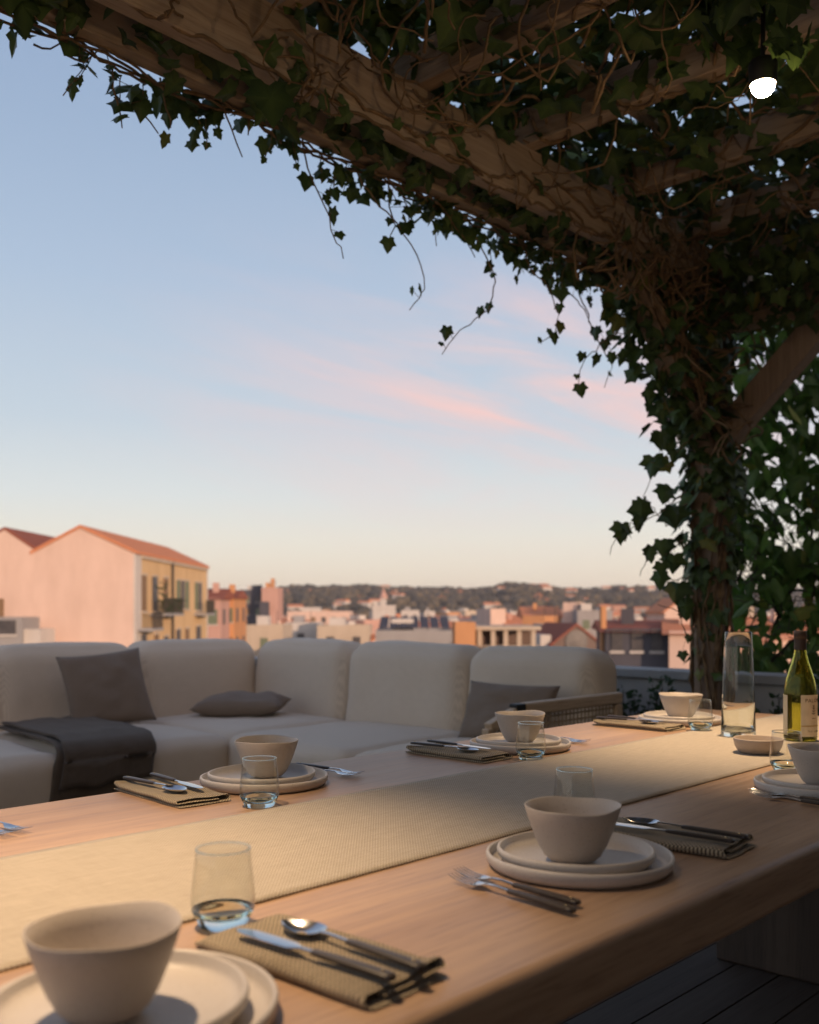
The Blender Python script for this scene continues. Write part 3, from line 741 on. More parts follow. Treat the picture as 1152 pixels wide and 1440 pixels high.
# separate shoots that hang into the sky
shoots = [
 ([(95,80),(120,88),(135,70),(150,55)], []),
 ([(48,62),(70,70),(92,56)], []),
 ([(160,95),(158,125),(168,150),(172,180)], [(160,118,1),(172,150,1.1),(170,170,.8),(185,130,.9),(200,150,1)]),
 ([(185,130),(200,160),(223,188)], [(195,140,1),(205,150,.8)]),
 ([(225,110),(232,150),(240,180)], [(235,165,.8),(262,150,1.2),(240,130,1.2)]),
 ([(312,145),(325,180),(341,221)], []),
 ([(290,130),(300,150),(303,175)], [(300,150,1.5)]),
 ([(230,190),(233,196)], [(236,196,.7)]),
 ([(350,165),(349,190)], [(352,178,.5)]),
 ([(424,195),(432,235),(447,270),(462,305),(472,340),(483,364)], [(459,283,.7),(468,300,.95),(476,335,.7)]),
 ([(470,230),(470,260)], []),
 ([(500,243),(528,280),(551,306),(580,345),(593,373),(600,407),(576,436)], [(592,408,.8),(577,412,.5),(570,322,1)]),
 ([(545,260),(548,290),(555,318),(546,345)], [(547,343,.9),(575,298,.8),(548,315,.5)]),
 ([(560,255),(572,290),(577,320)], [(570,322,1)]),
 ([(600,260),(640,320),(665,350),(668,362)], [(660,340,.9),(650,330,.8),(668,350,.6)]),
 ([(658,306),(672,340),(687,362),(698,396),(687,436),(647,464),(622,498)], [(693,391,.7),(687,434,.8),(676,440,.9),(630,467,1),(622,490,.5)]),
 ([(700,330),(715,345),(722,370)], [(720,352,1.5)]),
 ([(735,345),(745,375),(770,400),(785,440),(780,470),(757,482)], [(778,415,.9),(787,435,1),(790,462,1),(780,475,1),(760,483,.6),(772,470,.8)]),
 ([(790,400),(825,440),(835,470)], [(790,415,1),(810,400,1),(838,468,1)]),
 ([(815,415),(830,450),(850,495),(862,515),(850,545)], [(862,508,.8),(855,530,.6),(848,490,.7)]),
 ([(880,455),(850,480),(822,505),(812,548)], [(838,470,1.1),(850,485,1),(820,505,.8),(842,508,1),(860,503,.9),(815,548,1),(812,535,.5)]),
 ([(900,455),(880,470),(862,468)], [(870,452,1),(905,470,1),(885,490,.9)]),
 ([(940,500),(925,530),(935,560),(945,590)], [(935,533,1),(925,543,.8),(945,548,.9),(930,557,.8),(940,568,1),(950,582,1.3),(935,585,.9)]),
 ([(965,620),(940,655),(915,650)], [(920,655,1.4),(945,640,1),(930,615,1.3),(942,632,.9)]),
 ([(965,690),(930,720),(900,735),(865,760),(858,780)], [(903,715,1.6),(873,742,1.5),(900,735,1.2),(872,755,1.1),(935,690,1.4),(945,725,1.6)]),
 ([(960,760),(935,780),(915,775),(900,810)], [(913,780,1.2),(935,770,1.5),(950,790,1.4),(930,800,1.1)]),
 ([(975,810),(950,815),(935,812)], [(933,810,1.2),(950,830,1.6),(962,850,1.5),(965,865,1.1)]),
 ([(975,700),(940,740),(905,700),(920,660)], []),
 ([(980,880),(968,900),(955,860),(925,850)], [(970,900,.7),(960,925,.9)]),
 ([(880,760),(890,730)], []),
]
for k, (pts, lv) in enumerate(shoots):
    onpost = pts[0][0] > 895; Yp = 2.56+.05*sin(k*2.1)
    P3 = [ray_pt(x, y, Y=Yp) if not onpost else ray_pt(x, y, Y=2.42+.05*sin(k)) for x, y in pts]
    sm = []
    for a, b in zip(P3[:-1], P3[1:]):
        n_ = max(2, int((b-a).length/.03))
        for j in range(n_): sm.append(a.lerp(b, j/n_)+rv(.0035))
    sm.append(P3[-1]); stems.tube(sm, [.0034*(1-.5*j/len(sm)) for j in range(len(sm))], 5)
    for (x, y, s_) in lv:
        for rep in range(1 if s_ < 1.2 else 2):
            p = ray_pt(x+random.uniform(-4, 4)*(rep+.3), y-8+random.uniform(-4, 4)*(rep+.3), Y=(Yp if not onpost else 2.42+.05*sin(k))+random.uniform(-.02, .02))
            leaf(m, p, .062*s_*random.uniform(.9, 1.15)*(1.1 if onpost else 1), Vector((-.7, -.7, .1))+rv(.40), Vector((random.uniform(-.5, .5), 0, -1)), IVY)
            stems.tube([min(sm, key=lambda q: (q-p).length), p], .0012, 4)
HB = thing('ivy_vine', 'ivy trailing from the twin front beams with shoots hanging against the sky', 'ivy', (2.5, 2.53, 2.66))
m.build('foliage', 'ivy_leaf', HB, True); stems.build('stem', 'vine_stem', HB, True, smooth=True)

# 3. ivy climbing the post and its knee brace
m = M(); stems = M()
for i in range(720):
    z = random.uniform(.75, 2.75); den = 1 if z > 1.6 else (.8 if z > 1.25 else .2)
    if random.random() > den: continue
    a = random.uniform(0, 2*pi); r_ = random.uniform(.09, .14+.05*sin(z*5)); c = Vector((4.79, 2.40, z))
    p = c+Vector((cos(a)*r_, sin(a)*r_, 0)); leaf(m, p, random.uniform(.06, .11), Vector((cos(a), sin(a), .3))+rv(.4), Vector((0, 0, -1))+rv(.45), IVY)
for i in range(620):                               # mass round the knee brace and the corner
    u = random.random(); c = Vector((4.75-.85*u, 2.40, 1.90+.86*u)); p = c+Vector((random.gauss(0, .07), random.gauss(.02, .08), random.gauss(.05, .10)))
    leaf(m, p, random.uniform(.06, .11), rv(), Vector((0, 0, -1))+rv(.5), IVY)
for i in range(420):
    p = Vector((random.uniform(4.3, 5.05), random.uniform(1.7, 2.5), random.gauss(2.62, .13))); leaf(m, p, random.uniform(.06, .11), rv(), Vector((0, 0, -1))+rv(.5), IVY)
for k in range(26):                                # rope of stems up the post, then out along the brace
    ph = random.random()*6.3; pts = []; r0 = random.uniform(.085, .105); z0 = random.uniform(0.1, 1.1); tw = random.uniform(.3, 1.3)*random.choice((-1, 1))
    z = z0
    while z < 2.0: pts.append(Vector((4.79+r0*cos(ph+z*tw*1.5)+random.gauss(0, .004), 2.40+r0*sin(ph+z*tw*1.5)+random.gauss(0, .004), z))); z += .035
    if k % 2 == 0:
        d0 = pts[-1]
        for j in range(26): u = j/25; pts.append(Vector((4.72-.80*u+.05*sin(j*.5+ph), 2.355-.055*abs(cos(ph+j*.25))+random.gauss(0, .004), 2.0+.72*u+.05*cos(j*.4+ph))))
    else:
        for j in range(20): pts.append(Vector((4.79+r0*cos(ph+z*tw)+random.gauss(0, .005), 2.40+r0*sin(ph+z*tw), z))); z += .035
    stems.tube(pts, random.uniform(.0045, .010), 6)
for k in range(34):
    u = random.random(); p = Vector((4.72-.7*u, 2.30, 1.95+.75*u)); pts = wander(p, (.6, -.1, random.uniform(-.6, .5)), random.randint(10, 24), .028, .25, 0, ((3.9, 5.1), (2.15, 2.36), (1.8, 2.8)))
    stems.tube(pts, random.uniform(.003, .006), 5)
PV = thing('ivy_vine', 'thick ivy climbing the wooden post with a rope of twisted brown stems', 'ivy', (4.79, 2.40, 0))
m.build('foliage', 'ivy_leaf', PV, True); stems.build('stem', 'vine_stem', PV, True, smooth=True)

# 4. leafy climber to the right of the post, outside the parapet
m = M(); br = M()
base = Vector((5.75, 2.2, .75))
def climb(x, y): return W((x-576)/1400*6.2, 6.2, CAMZ+(856-y)/1400*6.2)
brs = [[(1060,1000),(1062,930),(1095,880),(1085,800),(1050,700),(1060,620),(1110,540),(1150,470)], [(1062,960),(1110,905),(1150,880),(1190,850)], [(1095,880),(1120,800),(1160,700),(1200,600)],
       [(1050,960),(1030,880),(1040,760),(1035,690)], [(1085,800),(1060,760),(1036,750)], [(1120,800),(1155,790)], [(1060,620),(1030,590)], [(1110,540),(1090,470),(1100,420)], [(1150,950),(1130,880),(1150,800),(1170,650),(1165,480)]]
tips = []
for q in brs:
    pts = []; P3 = [climb(*p)+F*random.uniform(-.1, .1) for p in q]
    for a, b in zip(P3[:-1], P3[1:]):
        for j in range(5): pts.append(a.lerp(b, j/5)+rv(.012))
    pts.append(P3[-1]); br.tube(pts, [.014*(1-.7*j/len(pts)) for j in range(len(pts))], 6); tips += pts
for i in range(330):
    p = random.choice(tips)+rv(.05); pts = wander(p, rv(), 8, .035, .35, 0); br.tube(pts, .003, 4); tips.append(pts[-1]); tips.append(pts[4])
cnt = 0
while cnt < 4300:
    px = random.uniform(1025, 1330); py = random.uniform(395, 1010)
    dn = .62+.6*noise.noise(Vector((px/38, py/38, 3)))
    if random.random() > dn: cnt += 1; continue
    p = climb(px, py)+F*random.gauss(0, .18)
    leaf(m, p, random.uniform(.08, .17), Vector((-.4, -.8, .35))+rv(.5), Vector((0, 0, -1))+rv(.6), OVAL, .12); cnt += 1
CL = thing('climbing_shrub', 'tall leafy green climber filling the right edge beyond the post', 'plant', tuple(base))
m.build('foliage', 'climber_leaf', CL, True); br.build('branch', 'bark', CL, True, smooth=True)

# 5. planting between the sofa and the parapet
def shrub(x, y, h, w, n, label, leafm='shrub_leaf', size=(.03, .06), flowers=0, z0=.0, name='shrub', cat='shrub'):
    t = thing(name, label, cat, (x, y, z0)); m = M(); st = M(); fl = M()
    for k in range(n):
        a = random.uniform(0, 2*pi); lean = random.uniform(.02, w); pts = []
        top = Vector((x+cos(a)*lean, y+sin(a)*lean, z0+h*random.uniform(.7, 1.05)))
        b = Vector((x+cos(a)*lean*.3, y+sin(a)*lean*.3, z0))
        for j in range(9): pts.append(b.lerp(top, j/8)+rv(.006))
        st.tube(pts, [.004*(1-.6*j/9) for j in range(9)], 4)
        for j in range(2, 9):
            for q in range(4): leaf(m, pts[j]+rv(.015), random.uniform(*size), rv()+Vector((0, 0, .6)), Vector((cos(a+q*1.6), sin(a+q*1.6), .6)), OVAL)
        if flowers and random.random() < flowers:
            for q in range(10): leaf(fl, top+Vector((0, 0, -.012*q))+rv(.006), .022, rv(), rv(), OVAL)
    m.build('foliage', leafm, t, True); st.build('stem', 'bark', t, True)
    if fl.v: fl.build('flower', 'flower_petal', t, True)
M_ = M()
for i, (yy, hh) in enumerate(((3.35, .66), (3.12, .74), (2.92, .70), (2.72, .78), (2.15, .72))):
    shrub(4.93, yy, hh*.86, .10, 13, ['low dark feathery shrub closest to the sofa arm', 'low dark shrub second along the parapet from the sofa', 'low dark shrub in the middle of the parapet planting', 'low dark shrub just left of the wooden post', 'low dark shrub just right of the wooden post'][i])
for i, (yy, hh) in enumerate(((1.85, .70), (1.55, .78), (1.25, .72), (.95, .76))):
    shrub(4.9, yy, hh, .15, 30, ['dark bush with red flower spikes behind the vase', 'dark bush with red flower spikes between vase and bottle', 'dark bush with red flower spikes behind the bottle', 'dark bush with red flower spikes right of the bottle'][i], flowers=.55)

# ---------------------------------------------------------------- town
def plaster(name, c, var=.8, streaky=True):
    s = N(name); v = s.coord((1, 1, 1)); n = s.noise(v, .35, 6, .62); n2 = s.noise(s.coord((1, 1, .35)), .7, 6, .6)
    c2 = tuple(a*var for a in c)
    col = s.mix(n, c2, c); col = s.mix(.5, col, s.ramp(n2, [(.3, (.74, .70, .66)), (.65, (1, 1, 1))]), 'MULTIPLY')
    s.ln(col, s.b.inputs['Base Color']); setb(s, .95, 0, .1); s.bump(n2, .2, .05); return name
PL = [plaster('pink_plaster', (.75, .56, .47)), plaster('ochre_plaster', (.68, .48, .27)), plaster('cream_plaster', (.56, .47, .37)), plaster('orange_plaster', (.62, .32, .16)),
      plaster('grey_plaster', (.36, .35, .35)), plaster('white_plaster', (.62, .58, .54)), plaster('rose_plaster', (.58, .36, .30)), plaster('brown_and_shade_plaster', (.20, .15, .13)), plaster('slate_and_shade_plaster', (.10, .10, .12))]  # the brown and slate tones also stand in for shaded walls
def tiles(name, c1, c2):
    s = N(name); v = s.coord(); n = s.noise(v, 2.2, 5); n2 = s.noise(v, 12, 3)
    c = s.mix(n, c1, c2); c = s.mix(.35, c, s.ramp(n2, [(.3, (.6, .55, .5)), (.6, (1, 1, 1))]), 'MULTIPLY'); s.ln(c, s.b.inputs['Base Color']); setb(s, .9, 0, .1)
    s.bump(n2, .5, .08)
tiles('roof_tile', (.55, .20, .10), (.68, .31, .17)); tiles('roof_tile_dark', (.24, .085, .06), (.34, .13, .09)); tiles('roof_flat', (.30, .27, .25), (.42, .38, .35))
mottled('shutter_green', (.12, .15, .10), (.17, .20, .13), 8, .7, 0); mottled('shutter_brown', (.18, .11, .06), (.25, .16, .09), 8, .7, 0)
mottled('window_dark', (.05, .05, .055), (.10, .09, .09), 3, .4, 0); mottled('rail_iron', (.04, .035, .03), (.07, .06, .05), 5, .6, 0)
GZ = -12.0
class Bld:
    """block with its own axes: u across the front, v into the depth; front face at v=0"""
    def __init__(s, label, cx, cy, rot, name='building', cat='building', group=None):
        s.t = thing(name, label, cat, (cx, cy, GZ), 0, group); s.t.rotation_euler = (0, 0, rot)
    def box(s, name, mat, u0, u1, v0, v1, z0, z1, parent=None, bevel=0):
        return M().box(u0, u1, v0, v1, z0-GZ, z1-GZ).build(name, mat, parent or s.t, bevel=bevel)
    def win(s, u, z, w, h, mat='window_dark', face='front', U=0, frame=True):
        d = .06
        if face == 'front': o = s.box('window', mat, u-w/2, u+w/2, -d, .05, z, z+h)
        elif face == 'right': o = s.box('window', mat, U-.05, U+d, u-w/2, u+w/2, z, z+h)
        else: o = s.box('window', mat, U-d, U+.05, u-w/2, u+w/2, z, z+h)
        if frame and face == 'front': s.box('window_frame', 'white_plaster', u-w/2-.08, u+w/2+.08, -d-.05, -d-.003, z-.12, z-.003, o)
        return o
    def gable(s, mat, u0, u1, v0, v1, ze, zp, ov=.25, up=None, wallmat=None, th=.18):
        """gable facing the front; ridge runs along v"""
        um = (u0+u1)/2 if up is None else up; e = ze-GZ; p = zp-GZ
        if wallmat:
            m = M(); k = 0
            m.v = [(u0, v0, e), (u1, v0, e), (um, v0, p), (u0, v1, e), (u1, v1, e), (um, v1, p)]; m.f = [(0, 1, 2), (5, 4, 3), (0, 2, 5, 3), (2, 1, 4, 5), (1, 0, 3, 4)]
            m.build('gable_wall', wallmat, s.t)
        m = M()
        for a, s_ in ((u0, -1), (u1, 1)):
            dx = (a-um); sl = (e-p)/dx; a2 = a+s_*ov; z2 = e+sl*(a2-a)
            A0 = [(um, v0-ov*.4, p+.02), (a2, v0-ov*.4, z2+.02), (a2, v1+ov, z2+.02), (um, v1+ov, p+.02)]; k = len(m.v)
            m.v += A0+[(x, y, z+th) for x, y, z in A0]
            q = [(0,1,2,3),(7,6,5,4),(0,4,5,1),(1,5,6,2),(2,6,7,3),(3,7,4,0)]; m.f += [tuple(k+i for i in (f if s_ < 0 else f[::-1])) for f in q]
        return m.build('roof', mat, s.t)
yaw = atan2(-F.x, F.y)          # rotates a building so that its front faces the camera and depth runs straight away
yaw = atan2(F.y, F.x)-pi/2
def at_px(px, d, z=0): return W((px-576)/1400*d, d, z)
def zpx(py, d): return CAMZ+(856-py)/1400*d
# the twin gabled houses at the left
d = 60.; c = at_px(48, d)
H1 = Bld('large pink gabled house with orange tiled roof and shuttered side facade', c.x, c.y, yaw, 'gabled_house', 'house')
w1 = 140/1400*d; e0 = zpx(773, d); e1 = zpx(777, d); pk = zpx(742.5, d); up = 65/1400*d; dep = 21.5
H1.box('wall', 'pink_plaster', 0, w1, 0, dep, GZ, e1)
H1.gable('roof_tile', 0, w1, 0, dep, e1, pk, .22, up, 'pink_plaster')
H1.box('facade', 'ochre_plaster', w1+.001, w1+.08, 1.35, dep-.3, GZ, e1-.05); H1.box('corner_strip', 'white_plaster', w1+.001, w1+.12, 0, 1.345, GZ, e1-.04)  # white strip down the first metre of the facade
H1.box('corner_strip', 'white_plaster', w1+.001, w1+.12, dep-.295, dep-.001, GZ, e1-.04)
M().tube([(w1+.16, 9.2, e1-.1-GZ), (w1+.16, 9.2, 0)], .11, 8).build('drainpipe', 'rail_iron', H1.t)
H1.box('cornice', 'cream_plaster', w1+.081, w1+.22, 1.3, dep-.2, e1-.30, e1-.10)
for v_, z_, w_, h_, mt in ((1.9, .95, 1.2, 2.2, 'shutter_brown'), (4.6, .95, 1.2, 2.2, 'window_dark'), (7.5, .95, 1.2, 2.2, 'shutter_brown'), (11.2, 1.1, 1.0, 2.0, 'shutter_green'), (12.6, 1.1, 1.0, 2.0, 'window_dark'), (14.0, 1.1, 1.0, 2.0, 'shutter_green'), (17.2, 1.0, 1.0, 2.1, 'shutter_green'), (18.6, 1.0, 1.0, 2.1, 'window_dark'),
                       (1.9, -2.7, 1.2, 2.2, 'window_dark'), (5.0, -2.6, 1.1, 2.0, 'shutter_brown'), (7.6, -2.1, 1.2, 1.3, 'window_dark'), (11.2, -2.6, 1.2, 2.2, 'window_dark'), (14.0, -2.6, 1.2, 2.2, 'shutter_brown'), (18.0, -2.8, 1.6, 2.5, 'window_dark')):
    o_ = H1.win(v_, z_, w_, h_, mt, 'right', w1+.08)
    H1.box('window_frame', 'cream_plaster', w1+.083, w1+.20, v_-w_/2-.14, v_+w_/2+.14, z_-.16, z_-.003, o_); H1.box('window_frame', 'cream_plaster', w1+.083, w1+.17, v_-w_/2-.14, v_+w_/2+.14, z_+h_+.003, z_+h_+.14, o_)
for v0, v1, zb in ((3.4, 8.6, .80), (.4, 2.9, -.1), (10.3, 15.0, -2.75), (16.4, 19.6, .75)):
    b_ = H1.box('balcony', 'grey_plaster', w1+.081, w1+1.1, v0, v1, zb-.18, zb)
    m = M(); k = v0
    while k <= v1: m.box(w1+1.02, w1+1.06, k, k+.04, zb-GZ, zb+.95-GZ); k += .22
    m.box(w1+1.0, w1+1.08, v0, v1, zb+.95-GZ, zb+1.0-GZ); m.build('railing', 'rail_iron', b_)
mm = M()
for i in range(240): leaf(mm, (w1+.9+random.gauss(0, .15), random.uniform(3.6, 8.4), 12.82+random.uniform(0, .9)), .22, rv(), rv(), OVAL)
for i in range(60): leaf(mm, (w1+.7+random.gauss(0, .15), random.gauss(4.3, .25), 12.82+random.uniform(0, 1.9)), .22, rv(), rv(), OVAL)
mm.build('foliage', 'shrub_leaf', H1.t)
H1.box('chimney', 'pink_plaster', up-1.4, up-.9, 6, 6.6, pk-.8, pk+.25)
w2 = 95/1400*d; H2 = Bld('pink gabled house with dark red roof at the left edge of the photo', *(at_px(48-95, d)).xy, yaw, 'gabled_house', 'house')
H2.box('wall', 'pink_plaster', 0, w2-.004, .003, 16, GZ, e0); H2.gable('roof_tile_dark', 0, w2-.03, .003, 16, e0, zpx(745.5, d), .0, w2*.56, 'pink_plaster')
H2.win(w2*.42, -.3, 1.1, 2.0, 'shutter_brown')
# small annexe at lower left
c = at_px(-20, 56); A1 = Bld('small grey annexe with a dark window before the pink houses', c.x, c.y, yaw, 'annexe', 'building')
A1.box('wall', 'grey_plaster', 0, 2.0, 0, 2.8, GZ, zpx(868, 56)); A1.box('wall', 'white_plaster', 2.0, 2.9, .4, 2.8, GZ, zpx(885, 56)); A1.win(1.2, zpx(892, 56), 1.0, .8)

def block(label, px0, px1, ytop, d, depth, mat, rot=0, roof='flat', roofmat='roof_tile', wins=None, group=None, sidewins=True, rise=1.6, name='building', fl=3.1, winw=1.1):
    c = at_px(px0, d); w = (px1-px0)/1400*d/ max(.5, cos(radians(rot))); b = Bld(label, c.x, c.y, yaw+radians(rot), name, 'building', group); zt = zpx(ytop, d)
    if roof == 'gable_side': zt -= rise
    if roof == 'gable': zt -= rise
    b.box('wall', mat, 0, w, 0, depth, GZ, zt)
    if roof == 'flat':
        m = M(); q = .25
        z0, z1 = zt-GZ, zt-GZ+.45
        m.box(0, w, 0, q, z0, z1).box(0, w, depth-q, depth, z0, z1).box(0, q, q, depth-q, z0, z1).box(w-q, w, q, depth-q, z0, z1); m.build('roof_parapet', mat, b.t)
        if w > 3: M().box(w*.2, w*.5, depth*.3, depth*.6, z0, z0+1.5).build('roof_hut', 'white_plaster' if mat != 'white_plaster' else 'grey_plaster', b.t)
        if w > 2: M().tube([(w*.7, depth*.5, z0), (w*.7, depth*.5, z0+2.2)], .05, 4).build('antenna', 'rail_iron', b.t)
    elif roof == 'gable': b.gable(roofmat, 0, w, 0, depth, zt, zt+rise, .3, None, mat)
    elif roof == 'gable_side':
        e = zt-GZ; m = M(); m.v = [(0, 0, e), (w, 0, e), (w, depth, e), (0, depth, e), (0, depth/2, e+rise), (w, depth/2, e+rise)]; m.f = [(0, 1, 5, 4), (2, 3, 4, 5), (0, 4, 3), (1, 2, 5)]
        o_ = .3; m.v = [(x+(-o_ if x == 0 else o_), y+(-o_ if y == 0 else (o_ if y == depth else 0)), z-(.15 if z == e else 0)+.02) for x, y, z in m.v]; m.f.append((3, 2, 1, 0)); m.build('roof', roofmat, b.t)
        M().box(w*.3, w*.3+.6, depth*.3, depth*.3+.6, e, e+rise+.6).build('chimney', mat, b.t)
    if wins != 0:
        n = max(1, int(w/2.6)); z = zt-fl*.85
        while z > max(GZ+.8, zt-10):
            for i in range(n): b.win((i+.5)*w/n, z, winw, 1.5, random.choice(('window_dark', 'window_dark', 'shutter_green', 'shutter_brown')), frame=w < 16)
            if sidewins:
                ns = max(1, int(depth/3))
                for i in range(ns): b.win((i+.5)*depth/ns, z, winw, 1.5, 'window_dark', 'right', w); b.win((i+.5)*depth/ns, z, winw, 1.5, 'window_dark', 'left', 0)
            z -= fl
    return b
block('narrow orange building with dark red roof beside the pink house', 311, 329, 829, 105, 8, 'orange_plaster', 0, 'gable_side', 'roof_tile_dark', rise=.8)
block('rust brown block coloured as the shaded side of the orange building', 286, 310.5, 827, 100, 7, 'rose_plaster', 0, 'gable_side', 'roof_tile_dark', rise=1.0)  # shaded side of the orange building, put in as a differently coloured block
tb = block('tall apartment tower with its shade put into slate blue walls', 338, 372, 832, 230, 12, 'slate_and_shade_plaster', 0, 'flat', fl=2.9, winw=1.4)  # slate walls carry the tower's shade in their colour
tb2 = block('pale pink block coloured as the sunlit side of the slate tower', 368, 391, 829, 226, 9, 'rose_plaster', 0, 'flat', wins=0)  # the tower's sunlit side, put in as a block of paler colour
for u0, u1, z0 in ((.6, 1.6, 1.6), (1.8, 2.6, 2.6)): tb2.box('rooftop_chimney', 'orange_plaster', u0, u1, 2, 3, zpx(829, 226), zpx(829, 226)+z0)
tb.box('rooftop_hut', 'slate_and_shade_plaster', 2.4, 4.2, 3, 6, zpx(832, 230), zpx(832, 230)+1.6)
tb2.box('painted_shade_panel', 'slate_and_shade_plaster', -.4, 1.8, -.5, -.003, GZ, zpx(846, 226))  # dark sheet painted as shade on the pale tower front
block('low cream building below the apartment tower', 345, 398, 884, 120, 10, 'cream_plaster', 0, 'flat', winw=.9)
block('long low pink building lit by the sun', 404, 492, 862, 260, 14, 'pink_plaster', 0, 'flat', fl=3.0)
block('low pale house left of the long pink building', 390, 430, 872, 210, 12, 'pink_plaster', 0, 'gable_side', 'roof_tile', rise=1.0)
block('cream block with rows of windows below the pink building', 400, 446, 880, 150, 10, 'white_plaster', 0, 'flat')
block('greyish terrace house with flat roof behind the middle backrest', 446, 520, 884, 140, 10, 'cream_plaster', 0, 'flat')
ch = block('white church block with small belfry on its roof', 524, 556, 853, 330, 12, 'white_plaster', 0, 'flat', wins=0)
ch.box('belfry', 'white_plaster', 2.5, 4.5, 3, 5, zpx(853, 330), zpx(841, 330)); M().lathe([(1.6, 0), (0, 3.4)], 12, at=(3.5, 4, zpx(841, 330)-GZ)).build('spire', 'rose_plaster', ch.t)
block('red roofed white house in front of the church', 526, 560, 866, 250, 10, 'white_plaster', 0, 'gable', 'roof_tile', rise=1.8)
block('small white house right of the church', 564, 590, 860, 330, 10, 'white_plaster', 0, 'flat')
block('small white house farther right of the church', 597, 612, 861, 340, 10, 'white_plaster', 0, 'flat')
block('long house with faded red roof in the middle distance', 560, 640, 874, 200, 10, 'rose_plaster', 0, 'gable_side', 'roof_tile', rise=1.2)
# dark sheet roof with panels
pr = block('dark flat roofed hall with rows of tilted roof panels', 528, 636, 893, 95, 12, 'grey_plaster', 0, 'flat', wins=0)
wpr = 108/1400*95
for i in range(7):
    M().box(.3+i*1.0, 1.15+i*1.0, 1, 8, 0, .08, RX(8), (0, 0, zpx(893, 95)-GZ+.5)).build('roof_panel', 'slate_and_shade_plaster', pr.t)
ob = block('square orange block at the left end of the colonnade', 640, 669, 885, 62, 4, 'orange_plaster', 0, 'flat', wins=0)
cb = Bld('long roof terrace with pale columns and dark openings', *(at_px(669.5, 63)).xy, yaw, 'colonnade', 'building')
cb.box('wall', 'brown_and_shade_plaster', 0, 3.9, 2.5, 6, GZ, zpx(886, 63)); cb.box('roof_slab', 'cream_plaster', 0, 4.1, -.2, 6.1, zpx(886, 63)+.003, zpx(883, 63)+.1)
cb.box('floor_slab', 'cream_plaster', 0, 4.1, 0, 2.49, GZ, zpx(908, 63))
for u in (.1, .95, 1.75, 2.6, 3.5): cb.box('column', 'cream_plaster', u, u+.28, 0, .28, zpx(908, 63)+.003, zpx(886, 63))
block('peach house with sloping roof lit by the sun, left of the gable', 738, 790, 853, 170, 12, 'orange_plaster', 0, 'gable_side', 'roof_tile', rise=1.6, winw=1)
block('tall peach block standing right of the sloping roof', 792, 812, 851, 165, 8, 'pink_plaster', -18, 'flat', wins=0)
block('pale tower like house on the left of the peach group', 690, 712, 860, 150, 7, 'pink_plaster', 14, 'flat', wins=0)
block('small rose house between the pale tower and the peach house', 712, 738, 868, 150, 8, 'rose_plaster', 8, 'gable_side', 'roof_tile', rise=1)
block('peach house in the front row with a flat top', 735, 765, 871, 130, 8, 'orange_plaster', -20, 'flat')
block('grey house with arch between peach roofs', 762, 800, 885, 95, 7, 'grey_plaster', 0, 'flat', wins=0)
ab = block('dark brown tiled house with round arched gable', 778, 846, 880, 80, 7, 'brown_and_shade_plaster', 12, 'gable', 'roof_tile_dark', rise=1.5, wins=0)
ar = M().lathe([(.95, 0), (.95, .06), (0, .08)], 30).build('arch_opening', 'window_dark', ab.t); ar.rotation_euler = (radians(90), 0, 0)
ar.location = (1.95, -.05, zpx(903, 80)-GZ)
ab.box('pale_side_wall', 'white_plaster', -.9, -.003, .5, 6, GZ, zpx(893, 80))
block('flat roofed grey house behind the dark brown one', 812, 862, 862, 160, 10, 'grey_plaster', 0, 'flat')
bb = block('large house with long red roof left of the post, shade painted into its walls', 852, 944, 874, 46, 9, 'slate_and_shade_plaster', -8, 'gable_side', 'roof_tile_dark', rise=.35, wins=0)  # shaded wall of the large house, its shade put into the slate colour
block('narrow orange chimney stack beside the dark house', 846, 853, 866, 47, .5, 'orange_plaster', 0, 'flat', wins=0)
for u in (.5, 1.4, 2.3): bb.win(u, zpx(915, 46), .5, 1.0)
bp = block('block coloured bright peach as the sunlit side of the large house', 941, 992, 872, 44.5, 8, 'pink_plaster', -14, 'gable_side', 'roof_tile', rise=.5, wins=0)  # lit side of the same house, put in as a paler wall colour
block('tall pinkish house with steep gable behind the post', 935, 985, 842, 120, 9, 'pink_plaster', 0, 'gable', 'roof_tile', rise=1.6, wins=0)
block('red roofed house seen through the climber behind the vase', 1000, 1085, 876, 52, 8, 'rose_plaster', -6, 'gable_side', 'roof_tile', rise=.8)
block('peach house glimpsed through the climber at the right edge', 1088, 1180, 868, 60, 8, 'pink_plaster', 5, 'gable_side', 'roof_tile', rise=1.2)
block('low pale house far right behind the climber', 1010, 1060, 858, 150, 9, 'cream_plaster', 0, 'flat')
